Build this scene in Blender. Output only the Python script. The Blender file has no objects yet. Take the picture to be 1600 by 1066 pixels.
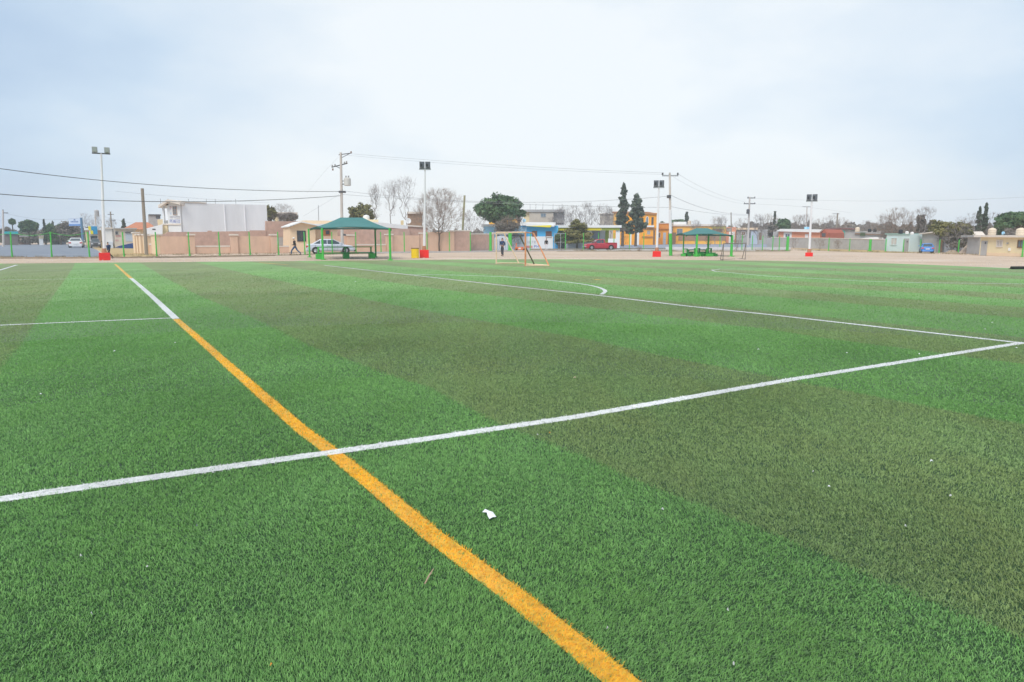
import bpy, bmesh, math, random
import numpy as np
from mathutils import Vector, Matrix
C = bpy.context.scene
COL = C.collection
R = math.radians
# ------------------------------------------------------------------ camera
F, H0, PITCH = 1085.0, 1.6, math.atan(163/1085)
cam = bpy.data.objects.new('camera', bpy.data.cameras.new('camera')); COL.objects.link(cam)
cam.location = (0, 0, H0); cam.rotation_euler = (R(90)-PITCH, 0, 0)
cam.data.sensor_width = 36; cam.data.lens = 36*F/1600
cam.data.clip_start = .05; cam.data.clip_end = 6000
C.camera = cam
C.view_settings.view_transform = 'Standard'; C.view_settings.look = 'None'
C.view_settings.exposure = 0.40; C.view_settings.gamma = 1
# ------------------------------------------------------------------ sky and sun (thin overcast, sun behind cloud)
SUN_AZ, SUN_EL = R(205), R(48)        # azimuth clockwise from +Y
sd = Vector((math.sin(SUN_AZ)*math.cos(SUN_EL), math.cos(SUN_AZ)*math.cos(SUN_EL), math.sin(SUN_EL)))
W = bpy.data.worlds.new('World'); C.world = W; W.use_nodes = True
nt = W.node_tree; nt.nodes.clear()
def N(t, **k):
    n = nt.nodes.new(t)
    for a, b in k.items(): setattr(n, a, b)
    return n
L = lambda a, b: nt.links.new(a, b)
out = N('ShaderNodeOutputWorld'); mixs = N('ShaderNodeMixShader')
sky = N('ShaderNodeTexSky', sky_type='NISHITA', sun_disc=False, sun_elevation=SUN_EL, sun_rotation=SUN_AZ)
bg1 = N('ShaderNodeBackground'); bg1.inputs[1].default_value = .1
bg2 = N('ShaderNodeBackground'); bg2.inputs[1].default_value = 1.0
L(sky.outputs[0], bg1.inputs[0])
tc = N('ShaderNodeTexCoord')
dot = N('ShaderNodeVectorMath', operation='DOT_PRODUCT'); L(tc.outputs['Generated'], dot.inputs[0])
gd = Vector((0.05, 1, .10)).normalized(); dot.inputs[1].default_value = gd[:]
mr = N('ShaderNodeMapRange'); L(dot.outputs['Value'], mr.inputs[0])
mr.inputs[1].default_value = .72; mr.inputs[2].default_value = 1.0
mp = N('ShaderNodeMapping'); L(tc.outputs['Generated'], mp.inputs[0]); mp.inputs['Scale'].default_value = (1.0, 1.0, 2.4)
nz = N('ShaderNodeTexNoise'); L(mp.outputs[0], nz.inputs[0]); nz.inputs['Scale'].default_value = 3.2; nz.inputs['Detail'].default_value = 7; nz.inputs['Roughness'].default_value = .5
ad = N('ShaderNodeMath', operation='MULTIPLY_ADD'); L(nz.outputs[0], ad.inputs[0]); ad.inputs[1].default_value = 1.0; sx_ = N('ShaderNodeSeparateXYZ'); L(tc.outputs['Generated'], sx_.inputs[0])
zr = N('ShaderNodeMapRange'); L(sx_.outputs[2], zr.inputs[0]); zr.inputs[1].default_value = .42; zr.inputs[2].default_value = .8; zr.inputs[4].default_value = 1.1
mxx = N('ShaderNodeMath', operation='MAXIMUM'); L(mr.outputs[0], mxx.inputs[0]); L(zr.outputs[0], mxx.inputs[1]); L(mxx.outputs[0], ad.inputs[2])
sb = N('ShaderNodeMath', operation='SUBTRACT'); L(ad.outputs[0], sb.inputs[0]); sb.inputs[1].default_value = .48
cr = N('ShaderNodeValToRGB'); L(sb.outputs[0], cr.inputs[0])
cr.color_ramp.elements[0].position = 0; cr.color_ramp.elements[0].color = (.29, .41, .59, 1)
e = cr.color_ramp.elements.new(.45); e.color = (.49, .60, .72, 1)
cr.color_ramp.elements[-1].position = .90; cr.color_ramp.elements[-1].color = (.745, .785, .81, 1)
L(cr.outputs[0], bg2.inputs[0])
L(bg1.outputs[0], mixs.inputs[1]); L(bg2.outputs[0], mixs.inputs[2]); mixs.inputs[0].default_value = .9
L(mixs.outputs[0], out.inputs[0])
sl = bpy.data.lights.new('sun', 'SUN'); sl.energy = 1.85; sl.angle = R(30); sl.color = (1, .965, .91)
so = bpy.data.objects.new('sun', sl); COL.objects.link(so); so.rotation_euler = sd.to_track_quat('Z', 'Y').to_euler()
# ------------------------------------------------------------------ helpers
rng = np.random.default_rng(7); random.seed(7)
ct, stt = math.cos(PITCH), math.sin(PITCH)
def ray(px, py):
    u, v = (px-800)/F, (533-py)/F
    return Vector((u, ct+v*stt, -stt+v*ct))
def G(px, py):                       # ground point seen at a pixel of the photograph
    d = ray(px, py); t = -H0/d.z
    return Vector((d.x*t, d.y*t, 0))
def AT(px, py, Y):                   # point at depth Y
    d = ray(px, py); t = Y/d.y
    return Vector((d.x*t, Y, H0+d.z*t))
def tag(o, label=None, cat=None, group=None, kind=None):
    if label: o['label'] = label
    if cat: o['category'] = cat
    if group: o['group'] = group
    if kind: o['kind'] = kind
    return o
def empty(name, loc, rz=0):
    o = bpy.data.objects.new(name, None); COL.objects.link(o); o.location = loc; o.rotation_euler = (0, 0, rz)
    o.empty_display_size = .2
    return o
MATS = {}
def mat(name, col, rough=.8, var=.12, scale=1.5, bump=0, spec=.3, metal=0, streak=0, trans=None):
    if name in MATS: return MATS[name]
    m = bpy.data.materials.new(name); m.use_nodes = True; t = m.node_tree
    b = t.nodes['Principled BSDF']; b.inputs['Roughness'].default_value = rough
    b.inputs['Specular IOR Level'].default_value = spec; b.inputs['Metallic'].default_value = metal
    ln = t.links.new
    g = t.nodes.new('ShaderNodeNewGeometry')
    n1 = t.nodes.new('ShaderNodeTexNoise'); n1.inputs['Scale'].default_value = scale; n1.inputs['Detail'].default_value = 6
    n1.inputs['Roughness'].default_value = .65
    mpn = t.nodes.new('ShaderNodeMapping'); ln(g.outputs['Position'], mpn.inputs[0])
    if streak: mpn.inputs['Scale'].default_value = (1, 1, streak)
    ln(mpn.outputs[0], n1.inputs['Vector'])
    mrn = t.nodes.new('ShaderNodeMapRange'); ln(n1.outputs[0], mrn.inputs[0])
    mrn.inputs[1].default_value = .25; mrn.inputs[2].default_value = .75
    mrn.inputs[3].default_value = 1-var; mrn.inputs[4].default_value = 1+var
    mx = t.nodes.new('ShaderNodeVectorMath'); mx.operation = 'SCALE'; mx.inputs[0].default_value = col[:3]
    ln(mrn.outputs[0], mx.inputs['Scale']); ln(mx.outputs[0], b.inputs['Base Color'])
    if bump:
        bn = t.nodes.new('ShaderNodeBump'); bn.inputs['Strength'].default_value = bump; bn.inputs['Distance'].default_value = .02
        ln(n1.outputs[0], bn.inputs['Height']); ln(bn.outputs[0], b.inputs['Normal'])
    if trans: b.inputs['Transmission Weight'].default_value = trans
    MATS[name] = m
    return m
class MB:
    def __init__(s): s.v = []; s.f = []
    def add(s, vs, fs):
        k = len(s.v); s.v += [tuple(v) for v in vs]; s.f += [tuple(i+k for i in f) for f in fs]; return s
    def box(s, x0, x1, y0, y1, z0, z1):
        return s.add([(x0,y0,z0),(x1,y0,z0),(x1,y1,z0),(x0,y1,z0),(x0,y0,z1),(x1,y0,z1),(x1,y1,z1),(x0,y1,z1)],
                     [(3,2,1,0),(4,5,6,7),(0,1,5,4),(1,2,6,5),(2,3,7,6),(3,0,4,7)])
    def tube(s, a, b, r0, r1=None, n=8, cap=True):
        a, b = Vector(a), Vector(b); r1 = r0 if r1 is None else r1
        d = (b-a); 
        if d.length < 1e-6: return s
        q = d.to_track_quat('Z', 'Y'); vs = []
        for p, r in ((a, r0), (b, r1)):
            for i in range(n):
                an = 2*math.pi*i/n; vs.append(p + q @ Vector((math.cos(an)*r, math.sin(an)*r, 0)))
        fs = [(i, (i+1)%n, n+(i+1)%n, n+i) for i in range(n)]
        if cap: fs += [tuple(range(n-1, -1, -1)), tuple(range(n, 2*n))]
        return s.add(vs, fs)
    def path(s, pts, r, n=4):
        for a, b in zip(pts[:-1], pts[1:]): s.tube(a, b, r, r, n)
        return s
    def lathe(s, prof, c=(0,0,0), n=20):      # prof: (r, z)
        vs = []; c = Vector(c)
        for r, z in prof:
            for i in range(n):
                an = 2*math.pi*i/n; vs.append((c.x+math.cos(an)*r, c.y+math.sin(an)*r, c.z+z))
        fs = []
        for j in range(len(prof)-1):
            for i in range(n): fs.append((j*n+i, j*n+(i+1)%n, (j+1)*n+(i+1)%n, (j+1)*n+i))
        fs += [tuple(range(n-1, -1, -1)), tuple(range((len(prof)-1)*n, len(prof)*n))]
        return s.add(vs, fs)
    def prism(s, poly, y0, y1):               # poly in x,z (counter-clockwise seen from -y)
        n = len(poly); vs = [(x, y0, z) for x, z in poly]+[(x, y1, z) for x, z in poly]
        fs = [tuple(range(n)), tuple(range(2*n-1, n-1, -1))]+[(i, n+i, n+(i+1)%n, (i+1)%n) for i in range(n)]
        return s.add(vs, fs)
    def ball(s, c, r, sz=1, n=12, m=8):
        c = Vector(c); prof = [(max(r*math.sin(math.pi*i/m), r*.02), -r*sz*math.cos(math.pi*i/m)) for i in range(m+1)]
        return s.lathe(prof, c, n)
    def build(s, name, m, parent=None, smooth=False, bevel=0):
        me = bpy.data.meshes.new(name); me.from_pydata(s.v, [], s.f); me.validate()
        me.materials.append(m)
        o = bpy.data.objects.new(name, me); COL.objects.link(o)
        if parent is not None: o.parent = parent
        bm = bmesh.new(); bm.from_mesh(me); bmesh.ops.recalc_face_normals(bm, faces=bm.faces); bm.to_mesh(me); bm.free()
        if smooth:
            me.polygons.foreach_set('use_smooth', [True]*len(me.polygons))
        if bevel:
            b = o.modifiers.new('b', 'BEVEL'); b.width = bevel; b.segments = 2; b.limit_method = 'ANGLE'
        return o
def copy_tree(o, parent=None):
    c = o.copy(); COL.objects.link(c)
    if parent is not None: c.parent = parent
    for ch in o.children: copy_tree(ch, c)
    return c
def retag(o, label, group=None): return tag(o, label, None, group)
def npmesh(name, V, Fc, mats, parent=None, midx=None, smooth=False, attr=None):
    """V (n,3), Fc (m,k) all same k"""
    me = bpy.data.meshes.new(name); n, m, k = len(V), len(Fc), Fc.shape[1]
    me.vertices.add(n); me.vertices.foreach_set('co', np.asarray(V, np.float32).ravel())
    me.loops.add(m*k); me.loops.foreach_set('vertex_index', np.asarray(Fc, np.int32).ravel())
    me.polygons.add(m); me.polygons.foreach_set('loop_start', np.arange(0, m*k, k, dtype=np.int32))
    me.polygons.foreach_set('loop_total', np.full(m, k, np.int32))
    for q in mats: me.materials.append(q)
    if midx is not None: me.polygons.foreach_set('material_index', np.asarray(midx, np.int32))
    me.update(calc_edges=True)
    if attr is not None:
        a = me.attributes.new('rnd', 'FLOAT', 'POINT'); a.data.foreach_set('value', np.asarray(attr, np.float32))
    if smooth: me.polygons.foreach_set('use_smooth', np.ones(m, bool))
    o = bpy.data.objects.new(name, me); COL.objects.link(o)
    if parent is not None: o.parent = parent
    return o
# ------------------------------------------------------------------ materials
WHITE = mat('white_paint', (.80, .80, .79), .6, .07, .9, streak=.25)
GREYW = mat('grey_white_render', (.86, .865, .875), .8, .12, .35, streak=.2)
CREAM = mat('cream_paint', (.82, .68, .43), .8, .07, .8, streak=.3)
PEACH = mat('peach_paint', (.82, .62, .42), .8, .07, .8, streak=.3)
PINK = mat('pink_render', (.68, .46, .335), .9, .15, .9, bump=.2, streak=.5)
PINKB = mat('pink_block', (.54, .36, .29), .95, .18, 2.0, bump=.3)
CAPW = mat('cap_stone', (.72, .64, .56), .8, .08, 2)
BLUEH = mat('blue_house_paint', (.08, .46, .80), .7, .08, 1, streak=.3)
SKYB = mat('sky_blue_paint', (.38, .70, .92), .7, .08, 1)
YEL = mat('yellow_paint', (.85, .72, .03), .5, .05, 1)
ORANGE = mat('orange_wall_paint', (.95, .40, .03), .7, .10, .7, streak=.3)
ORANGE2 = mat('amber_wall_paint', (.95, .50, .08), .7, .08, .7, streak=.3)
CORAL = mat('coral_wall_paint', (.80, .35, .22), .7, .08, .7)
MINT = mat('mint_wall_paint', (.60, .72, .72), .7, .07, .7, streak=.3)
GREYC = mat('concrete', (.40, .39, .38), .9, .14, 1.5, bump=.2, streak=.4)
GREYB = mat('grey_block', (.46, .44, .42), .95, .14, 1.5, bump=.2)
BEIGEB = mat('beige_block', (.55, .48, .40), .95, .12, 1.5, bump=.2)
TILE = mat('clay_tile', (.52, .20, .11), .8, .18, 3, bump=.3)
DARKW = mat('dark_window_glass', (.05, .055, .07), .15, .2, 1, spec=.6)
BLUEG = mat('blue_grey_glass', (.16, .22, .27), .12, .15, 1, spec=.7)
SHUT = mat('metal_shutter', (.46, .53, .62), .45, .06, 2, spec=.5)
STEEL = mat('galvanised_steel', (.42, .43, .44), .45, .1, 3, metal=.5)
DSTEEL = mat('dark_steel', (.10, .10, .11), .5, .15, 3)
BROWN = mat('brown_wood', (.22, .13, .08), .8, .2, 3)
POLEW = mat('weathered_wood', (.30, .25, .20), .9, .18, 3, bump=.3, streak=.2)
POLEG = mat('lichen_wood', (.34, .32, .19), .9, .18, 3, bump=.3, streak=.2)
POLEC = mat('concrete_pole', (.60, .54, .49), .85, .1, 2)
GREEN = mat('bright_green_paint', (.07, .50, .07), .45, .12, 4, spec=.5)
GREEND = mat('dark_green_paint', (.02, .27, .05), .45, .12, 4, spec=.5)
TENT = mat('teal_shade_cloth', (.065, .205, .200), .85, .10, .8, bump=.1)
RED = mat('red_painted_concrete', (.82, .022, .022), .6, .10, 4)
LAMPW = mat('white_lamp_pole', (.78, .77, .78), .5, .08, 2, streak=.2)
LAMPG = mat('floodlight_lens', (.34, .36, .33), .25, .2, 5, spec=.6)
BARREL = mat('yellow_barrel', (.86, .60, .02), .5, .08, 3)
GOALO = mat('orange_rusty_paint', (.72, .30, .15), .6, .25, 6)
GOALP = mat('pale_orange_paint', (.85, .60, .42), .6, .2, 6)
BLACK = mat('black_rubber', (.02, .02, .022), .7, .2, 5)
TURQ = mat('turquoise_paint', (.02, .42, .50), .6, .1, 1)
SIGNW = mat('sign_face', (.62, .70, .82), .4, .05, 1)
SIGNB = mat('sign_blue', (.10, .18, .42), .4, .05, 1)
NAVYP = mat('navy_wall_paint', (.012, .06, .24), .6, .1, 2)
TXTB = mat('blue_lettering', (.16, .20, .50), .6, .1, 4)
TXTG = mat('grey_lettering', (.48, .46, .50), .6, .1, 4)
TXTR = mat('faded_red_lettering', (.62, .28, .32), .6, .1, 4)
TANKC = mat('cream_tank', (.74, .62, .48), .6, .06, 2)
TANKK = mat('black_tank', (.03, .035, .045), .5, .1, 2)
DARKG = mat('dark_green_panel', (.05, .20, .15), .6, .15, 2)
TRIM = mat('dark_trim', (.10, .10, .105), .8, .2, 2)
BARK = mat('bark', (.13, .095, .075), .95, .25, 6, bump=.4)
BARKG = mat('grey_bark', (.33, .29, .27), .95, .2, 4)
TWIG = mat('twigs', (.28, .24, .23), .95, .2, 2)
TWIGB = mat('brown_twigs', (.29, .215, .175), .95, .2, 2)
def leafmat(name, c1, c2, rough=.6):
    m = mat(name, c1, rough, .1, 1); t = m.node_tree; b = t.nodes['Principled BSDF']
    at = t.nodes.new('ShaderNodeAttribute'); at.attribute_name = 'rnd'
    mx = t.nodes.new('ShaderNodeMix'); mx.data_type = 'RGBA'
    mx.inputs[6].default_value = (*c1, 1); mx.inputs[7].default_value = (*c2, 1)
    t.links.new(at.outputs['Fac'], mx.inputs[0]); t.links.new(mx.outputs[2], b.inputs['Base Color'])
    return m
LEAFD = leafmat('dark_foliage', (.034, .085, .038), (.115, .195, .075))
LEAFM = leafmat('mid_foliage', (.06, .10, .045), (.14, .19, .07))
LEAFO = leafmat('olive_foliage', (.10, .105, .04), (.25, .22, .075))
LEAFC = leafmat('cypress_foliage', (.038, .064, .048), (.125, .155, .105))
LEAFB = leafmat('dry_brown_foliage', (.13, .115, .10), (.25, .21, .175))
# ------------------------------------------------------------------ ground sheets
def sheet(name, pts, z, m, kind='structure'):
    me = bpy.data.meshes.new(name); me.from_pydata([(p[0], p[1], z) for p in pts], [], [tuple(range(len(pts)))])
    me.materials.append(m); o = bpy.data.objects.new(name, me); COL.objects.link(o)
    if me.polygons[0].normal.z < 0: me.flip_normals()
    tag(o, kind=kind); return o
def groundmat(name, c1, c2, s1, c3=None, s3=.03, rough=.95, stretch=None, bump=.4, bs=30):
    m = bpy.data.materials.new(name); m.use_nodes = True; t = m.node_tree; b = t.nodes['Principled BSDF']; ln = t.links.new
    b.inputs['Roughness'].default_value = rough; b.inputs['Specular IOR Level'].default_value = .15
    g = t.nodes.new('ShaderNodeNewGeometry'); mpn = t.nodes.new('ShaderNodeMapping'); ln(g.outputs['Position'], mpn.inputs[0])
    if stretch: mpn.inputs['Scale'].default_value = stretch
    def nz(sc, d=6, v=mpn.outputs[0]):
        n = t.nodes.new('ShaderNodeTexNoise'); n.inputs['Scale'].default_value = sc; n.inputs['Detail'].default_value = d
        n.inputs['Roughness'].default_value = .65; ln(v, n.inputs['Vector']); return n
    def mixc(fac, a, bb, lo, hi):
        r = t.nodes.new('ShaderNodeMapRange'); ln(fac, r.inputs[0]); r.inputs[1].default_value = lo; r.inputs[2].default_value = hi
        x = t.nodes.new('ShaderNodeMix'); x.data_type = 'RGBA'; ln(r.outputs[0], x.inputs[0])
        for i, q in ((6, a), (7, bb)):
            if isinstance(q, tuple): x.inputs[i].default_value = (*q, 1)
            else: ln(q, x.inputs[i])
        return x.outputs[2]
    col = mixc(nz(s1).outputs[0], c1, c2, .32, .68)
    if c3: col = mixc(nz(s3, 4).outputs[0], col, c3, .52, .70)
    ln(col, b.inputs['Base Color'])
    n = nz(bs, 4, g.outputs['Position']); bn = t.nodes.new('ShaderNodeBump'); bn.inputs['Strength'].default_value = bump; bn.inputs['Distance'].default_value = .03
    ln(n.outputs[0], bn.inputs['Height']); ln(bn.outputs[0], b.inputs['Normal'])
    return m
DIRT = groundmat('pale_pink_dirt', (.62, .49, .385), (.43, .32, .235), .5, (.66, .55, .47), .25, stretch=(.35, 1.2, 1))
DRY = groundmat('dry_grass_ground', (.52, .38, .17), (.40, .30, .17), 1.2, (.46, .34, .24), .5)
ASPH = groundmat('grey_asphalt', (.235, .26, .31), (.19, .215, .26), .4, (.27, .29, .33), .15, rough=.8, bump=.1)
ASPH2 = groundmat('street_asphalt', (.30, .33, .41), (.24, .27, .33), .4, (.36, .35, .37), .15, rough=.8, bump=.1)
PAVE = groundmat('pavement_concrete', (.50, .47, .46), (.38, .35, .34), 1.0, (.56, .53, .52), .5, bump=.1)
SHOUL = groundmat('verge_soil', (.30, .235, .17), (.42, .33, .24), 1.5, (.24, .20, .13), .8)
sheet('ground', [(-1800, -300), (1800, -300), (1800, 2600), (-1800, 2600)], -.012, DIRT)
def gpoly(name, px, z, m): return sheet(name, [G(*p) for p in px], z, m)
gpoly('road', [(-900, 405.5), (-900, 383), (-300, 382), (0, 383.5), (28, 382), (132, 382), (140, 385), (152, 391), (166, 402), (100, 403), (0, 403)], -.004, ASPH)
gpoly('dry_verge_ground', [(134, 384), (215, 385), (236, 394), (250, 400), (190, 402.5), (170, 402), (154, 391)], -.004, DRY)
gpoly('street', [(590, 393.2), (760, 391.6), (880, 389.3), (1048, 389.0), (1160, 388.6), (1235, 386), (1330, 385), (1330, 383), (1210, 381), (1180, 376.5), (1040, 376.5), (950, 380), (870, 384.5), (760, 389), (590, 391.5)], -.004, ASPH2)
gpoly('pavement', [(560, 396.2), (760, 393.9), (760, 392.4), (560, 394.3)], .03, PAVE)
gpoly('street_far_verge', [(1040, 377), (1090, 379.5), (1170, 380.5), (1180, 378)], 0, DRY)
gpoly('side_pavement', [(870, 390.8), (1050, 390.7), (1230, 391.3), (1230, 390.0), (1050, 389.2), (870, 389.5)], .02, PAVE)
gpoly('verge_strip', [(-300, 404.5), (0, 404.1), (250, 403.1), (470, 399.0), (600, 396.0), (600, 394.8), (470, 397.0), (250, 400.9), (0, 402.7), (-300, 403.0)], 0, SHOUL)
gpoly('yard_verge', [(870, 393.3), (1000, 393.2), (1180, 393.6), (1235, 393), (1230, 390.9), (1160, 391), (870, 390.6)], 0, SHOUL)
gpoly('dry_grass_patch', [(1230, 388), (1385, 391.2), (1440, 394.4), (1400, 395.3), (1300, 392.8)], .0, DRY)
# ------------------------------------------------------------------ artificial turf
TA = R(31.5); TD = np.array([-math.sin(TA), math.cos(TA)]); TN = np.array([math.cos(TA), math.sin(TA)])
def st(px, py):
    g = G(px, py); return (g.x*TD[0]+g.y*TD[1], g.x*TN[0]+g.y*TN[1])
def fn(pts):                             # (s, t) pixels -> t(s)
    q = sorted(st(*p) for p in pts); return np.array([a for a, _ in q]), np.array([b for _, b in q])
BND = [fn([(116,415),(101,438),(62,490),(37,535),(0,575)]),
       fn([(225,414),(262,436),(312,463),(400,499),(487,542),(612,588),(671,606),(780,664),(897,708),(1000,754),(1200,832),(1400,920),(1580,992)]),
       fn([(400,431),(500,452),(625,479),(800,510),(925,532),(1050,560),(1200,588),(1468,640),(1600,664)]),
       fn([(500,425),(575,436),(700,454),(925,481),(1050,497),(1200,515),(1300,531),(1412,545),(1500,557),(1600,570)]),
       (np.array([5., 27.]), np.array([12.75, 11.9])),
       (np.array([6., 12., 18., 30.]), np.array([15.8, 15.7, 15.0, 14.6])),
       (np.array([7., 20., 30.]), np.array([18.2, 17.8, 17.4])),
       (np.array([8., 20., 30.]), np.array([20.4, 20.0, 19.8])),
       (np.array([9., 21., 30.]), np.array([22.4, 21.8, 21.5])),
       (np.array([9., 30.]), np.array([25.2, 24.7])), (np.array([9., 30.]), np.array([27.4, 27.0])),
       (np.array([9., 30.]), np.array([30.4, 30.0])), (np.array([9., 30.]), np.array([33.0, 32.6])),
       (np.array([9., 30.]), np.array([36.0, 36.0])), (np.array([9., 30.]), np.array([39.0, 39.0]))]
BND = [(np.array([5., 27.]), np.array([-7.9, -7.6])), (np.array([5., 27.]), np.array([-4.4, -4.1]))] + BND
# between BND[k] and BND[k+1]: olive if k odd
def stripe_index(x, y):
    s = x*TD[0]+y*TD[1]; t = x*TN[0]+y*TN[1]
    k = np.zeros(len(x), int)
    for i, (a, b) in enumerate(BND): k += (t > np.interp(s, a, b)).astype(int)
    return k % 2                          # 0 green or olive depending on parity (2 bounds added before B0)
EDGE = [(-75, 29), (-52, 36), (-30.8, 42.0), (-16.6, 45.9), (0, 50.4), (9, 49.3), (17.3, 47.1), (23.1, 42.0), (25.9, 35.3), (31, 22), (35, 8), (38, -12), (-75, -12)]
def inside(x, y, poly):
    r = np.zeros(len(x), bool); n = len(poly)
    for i in range(n):
        x0, y0 = poly[i]; x1, y1 = poly[(i+1) % n]
        c = ((y0 > y) != (y1 > y))
        with np.errstate(divide='ignore', invalid='ignore'): r ^= c & (x < (x1-x0)*(y-y0)/(y1-y0+1e-12)+x0)
    return r
def turfmat(name, c1, c2, c3, rough=.55, gap_shade=False):
    m = bpy.data.materials.new(name); m.use_nodes = True; t = m.node_tree; b = t.nodes['Principled BSDF']; ln = t.links.new
    b.inputs['Roughness'].default_value = rough; b.inputs['Specular IOR Level'].default_value = .12 if gap_shade else .30
    b.inputs['Sheen Weight'].default_value = .12 if gap_shade else .28; b.inputs['Sheen Roughness'].default_value = .5
    g = t.nodes.new('ShaderNodeNewGeometry')
    def nz(sc, d=5, st_=None):
        n = t.nodes.new('ShaderNodeTexNoise'); n.inputs['Scale'].default_value = sc; n.inputs['Detail'].default_value = d
        n.inputs['Roughness'].default_value = .6
        q = t.nodes.new('ShaderNodeMapping'); ln(g.outputs['Position'], q.inputs[0]); q.inputs['Rotation'].default_value = (0, 0, -TA)
        if st_: q.inputs['Scale'].default_value = st_
        ln(q.outputs[0], n.inputs['Vector']); return n
    def mixc(fac, a, bb, lo, hi):
        r = t.nodes.new('ShaderNodeMapRange'); ln(fac, r.inputs[0]); r.inputs[1].default_value = lo; r.inputs[2].default_value = hi
        x = t.nodes.new('ShaderNodeMix'); x.data_type = 'RGBA'; ln(r.outputs[0], x.inputs[0])
        for i, q in ((6, a), (7, bb)):
            if isinstance(q, tuple): x.inputs[i].default_value = (*q, 1)
            else: ln(q, x.inputs[i])
        return x.outputs[2]
    at = t.nodes.new('ShaderNodeAttribute'); at.attribute_name = 'rnd'
    col = mixc(at.outputs['Fac'], c1, c2, 0, 1)
    col = mixc(nz(.9, 5, (1.3, .45, 1)).outputs[0], col, c3, .38, .85)
    v = nz(.30, 5, (1.2, .6, 1)); r = t.nodes.new('ShaderNodeMapRange'); ln(v.outputs[0], r.inputs[0])
    r.inputs[1].default_value = .3; r.inputs[2].default_value = .7; r.inputs[3].default_value = .85; r.inputs[4].default_value = 1.15
    sc = t.nodes.new('ShaderNodeVectorMath'); sc.operation = 'SCALE'; ln(col, sc.inputs[0]); ln(r.outputs[0], sc.inputs['Scale'])
    f = nz(22, 3); r2 = t.nodes.new('ShaderNodeMapRange'); ln(f.outputs[0], r2.inputs[0])
    r2.inputs[1].default_value = .3; r2.inputs[2].default_value = .7; r2.inputs[3].default_value = .84; r2.inputs[4].default_value = 1.16
    s2 = t.nodes.new('ShaderNodeVectorMath'); s2.operation = 'SCALE'; ln(sc.outputs[0], s2.inputs[0]); ln(r2.outputs[0], s2.inputs['Scale'])
    if gap_shade:                            # dark ground colour paints the shaded gaps between near fibres, easing off with distance
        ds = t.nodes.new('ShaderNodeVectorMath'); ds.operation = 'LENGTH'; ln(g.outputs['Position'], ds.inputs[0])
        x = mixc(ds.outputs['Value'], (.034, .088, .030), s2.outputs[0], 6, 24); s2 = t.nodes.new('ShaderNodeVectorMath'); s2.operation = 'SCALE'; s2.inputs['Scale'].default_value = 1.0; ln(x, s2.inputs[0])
    ln(s2.outputs[0], b.inputs['Base Color'])
    tr = t.nodes.new('ShaderNodeBsdfTranslucent'); ln(s2.outputs[0], tr.inputs[0]); ms = t.nodes.new('ShaderNodeMixShader'); ms.inputs[0].default_value = .3
    ln(b.outputs[0], ms.inputs[1]); ln(tr.outputs[0], ms.inputs[2]); ln(ms.outputs[0], t.nodes['Material Output'].inputs[0])
    return m
TG = turfmat('green_turf_fibre', (.130, .335, .086), (.305, .565, .176), (.190, .415, .086))
TO = turfmat('olive_turf_fibre', (.178, .300, .098), (.335, .485, .180), (.265, .330, .110))
TW = turfmat('white_turf_fibre', (.88, .88, .89), (.97, .97, .97), (.76, .77, .74))
TY = turfmat('amber_turf_fibre', (.96, .44, .008), (1.0, .68, .03), (.90, .54, .12))
TGS = turfmat('green_turf_ground', (.175, .365, .092), (.340, .570, .190), (.225, .435, .095), gap_shade=True)
TOS = turfmat('olive_turf_ground', (.205, .285, .095), (.345, .440, .170), (.285, .325, .118), gap_shade=True)
# turf sheet as a grid of quads in stripe coordinates
def turf_sheet():
    S = np.concatenate([np.arange(-36, 12, 1.0), np.arange(12, 72, 2.0)])
    T = []
    rows = [[np.interp(s, a, b) for a, b in BND] for s in S]
    rows = [[-32.] + r + [55.] for r in rows]
    V = []; Fa = []; mi = []
    nb = len(rows[0])
    for i, s in enumerate(S):
        for t in rows[i]: V.append((s*TD[0]+t*TN[0], s*TD[1]+t*TN[1]))
    V = np.array(V)
    bm = bmesh.new(); vs = [bm.verts.new((x, y, 0)) for x, y in V]
    for i in range(len(S)-1):
        for j in range(nb-1):
            f = bm.faces.new((vs[i*nb+j], vs[i*nb+j+1], vs[(i+1)*nb+j+1], vs[(i+1)*nb+j])); f.material_index = j % 2
    # trim to the field edge (convex enough): bisect by each far edge
    for k in range(len(EDGE)-2):
        (x0, y0), (x1, y1) = EDGE[k], EDGE[k+1]
        bmesh.ops.bisect_plane(bm, geom=bm.verts[:]+bm.edges[:]+bm.faces[:], plane_co=(x0, y0, 0), plane_no=Vector((-(y1-y0), x1-x0, 0)).normalized(), clear_outer=True)
    bmesh.ops.bisect_plane(bm, geom=bm.verts[:]+bm.edges[:]+bm.faces[:], plane_co=(0, -12, 0), plane_no=(0, -1, 0), clear_outer=True)
    bmesh.ops.recalc_face_normals(bm, faces=bm.faces)
    me = bpy.data.meshes.new('turf_field'); 
    for f in bm.faces:
        if f.normal.z < 0: f.normal_flip()
    bm.to_mesh(me); bm.free()
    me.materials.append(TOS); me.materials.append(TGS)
    a = me.attributes.new('rnd', 'FLOAT', 'POINT'); a.data.foreach_set('value', np.full(len(me.vertices), .62, np.float32))
    o = bpy.data.objects.new('turf_ground', me); COL.objects.link(o); tag(o, kind='structure'); return o
turf_sheet()
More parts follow.
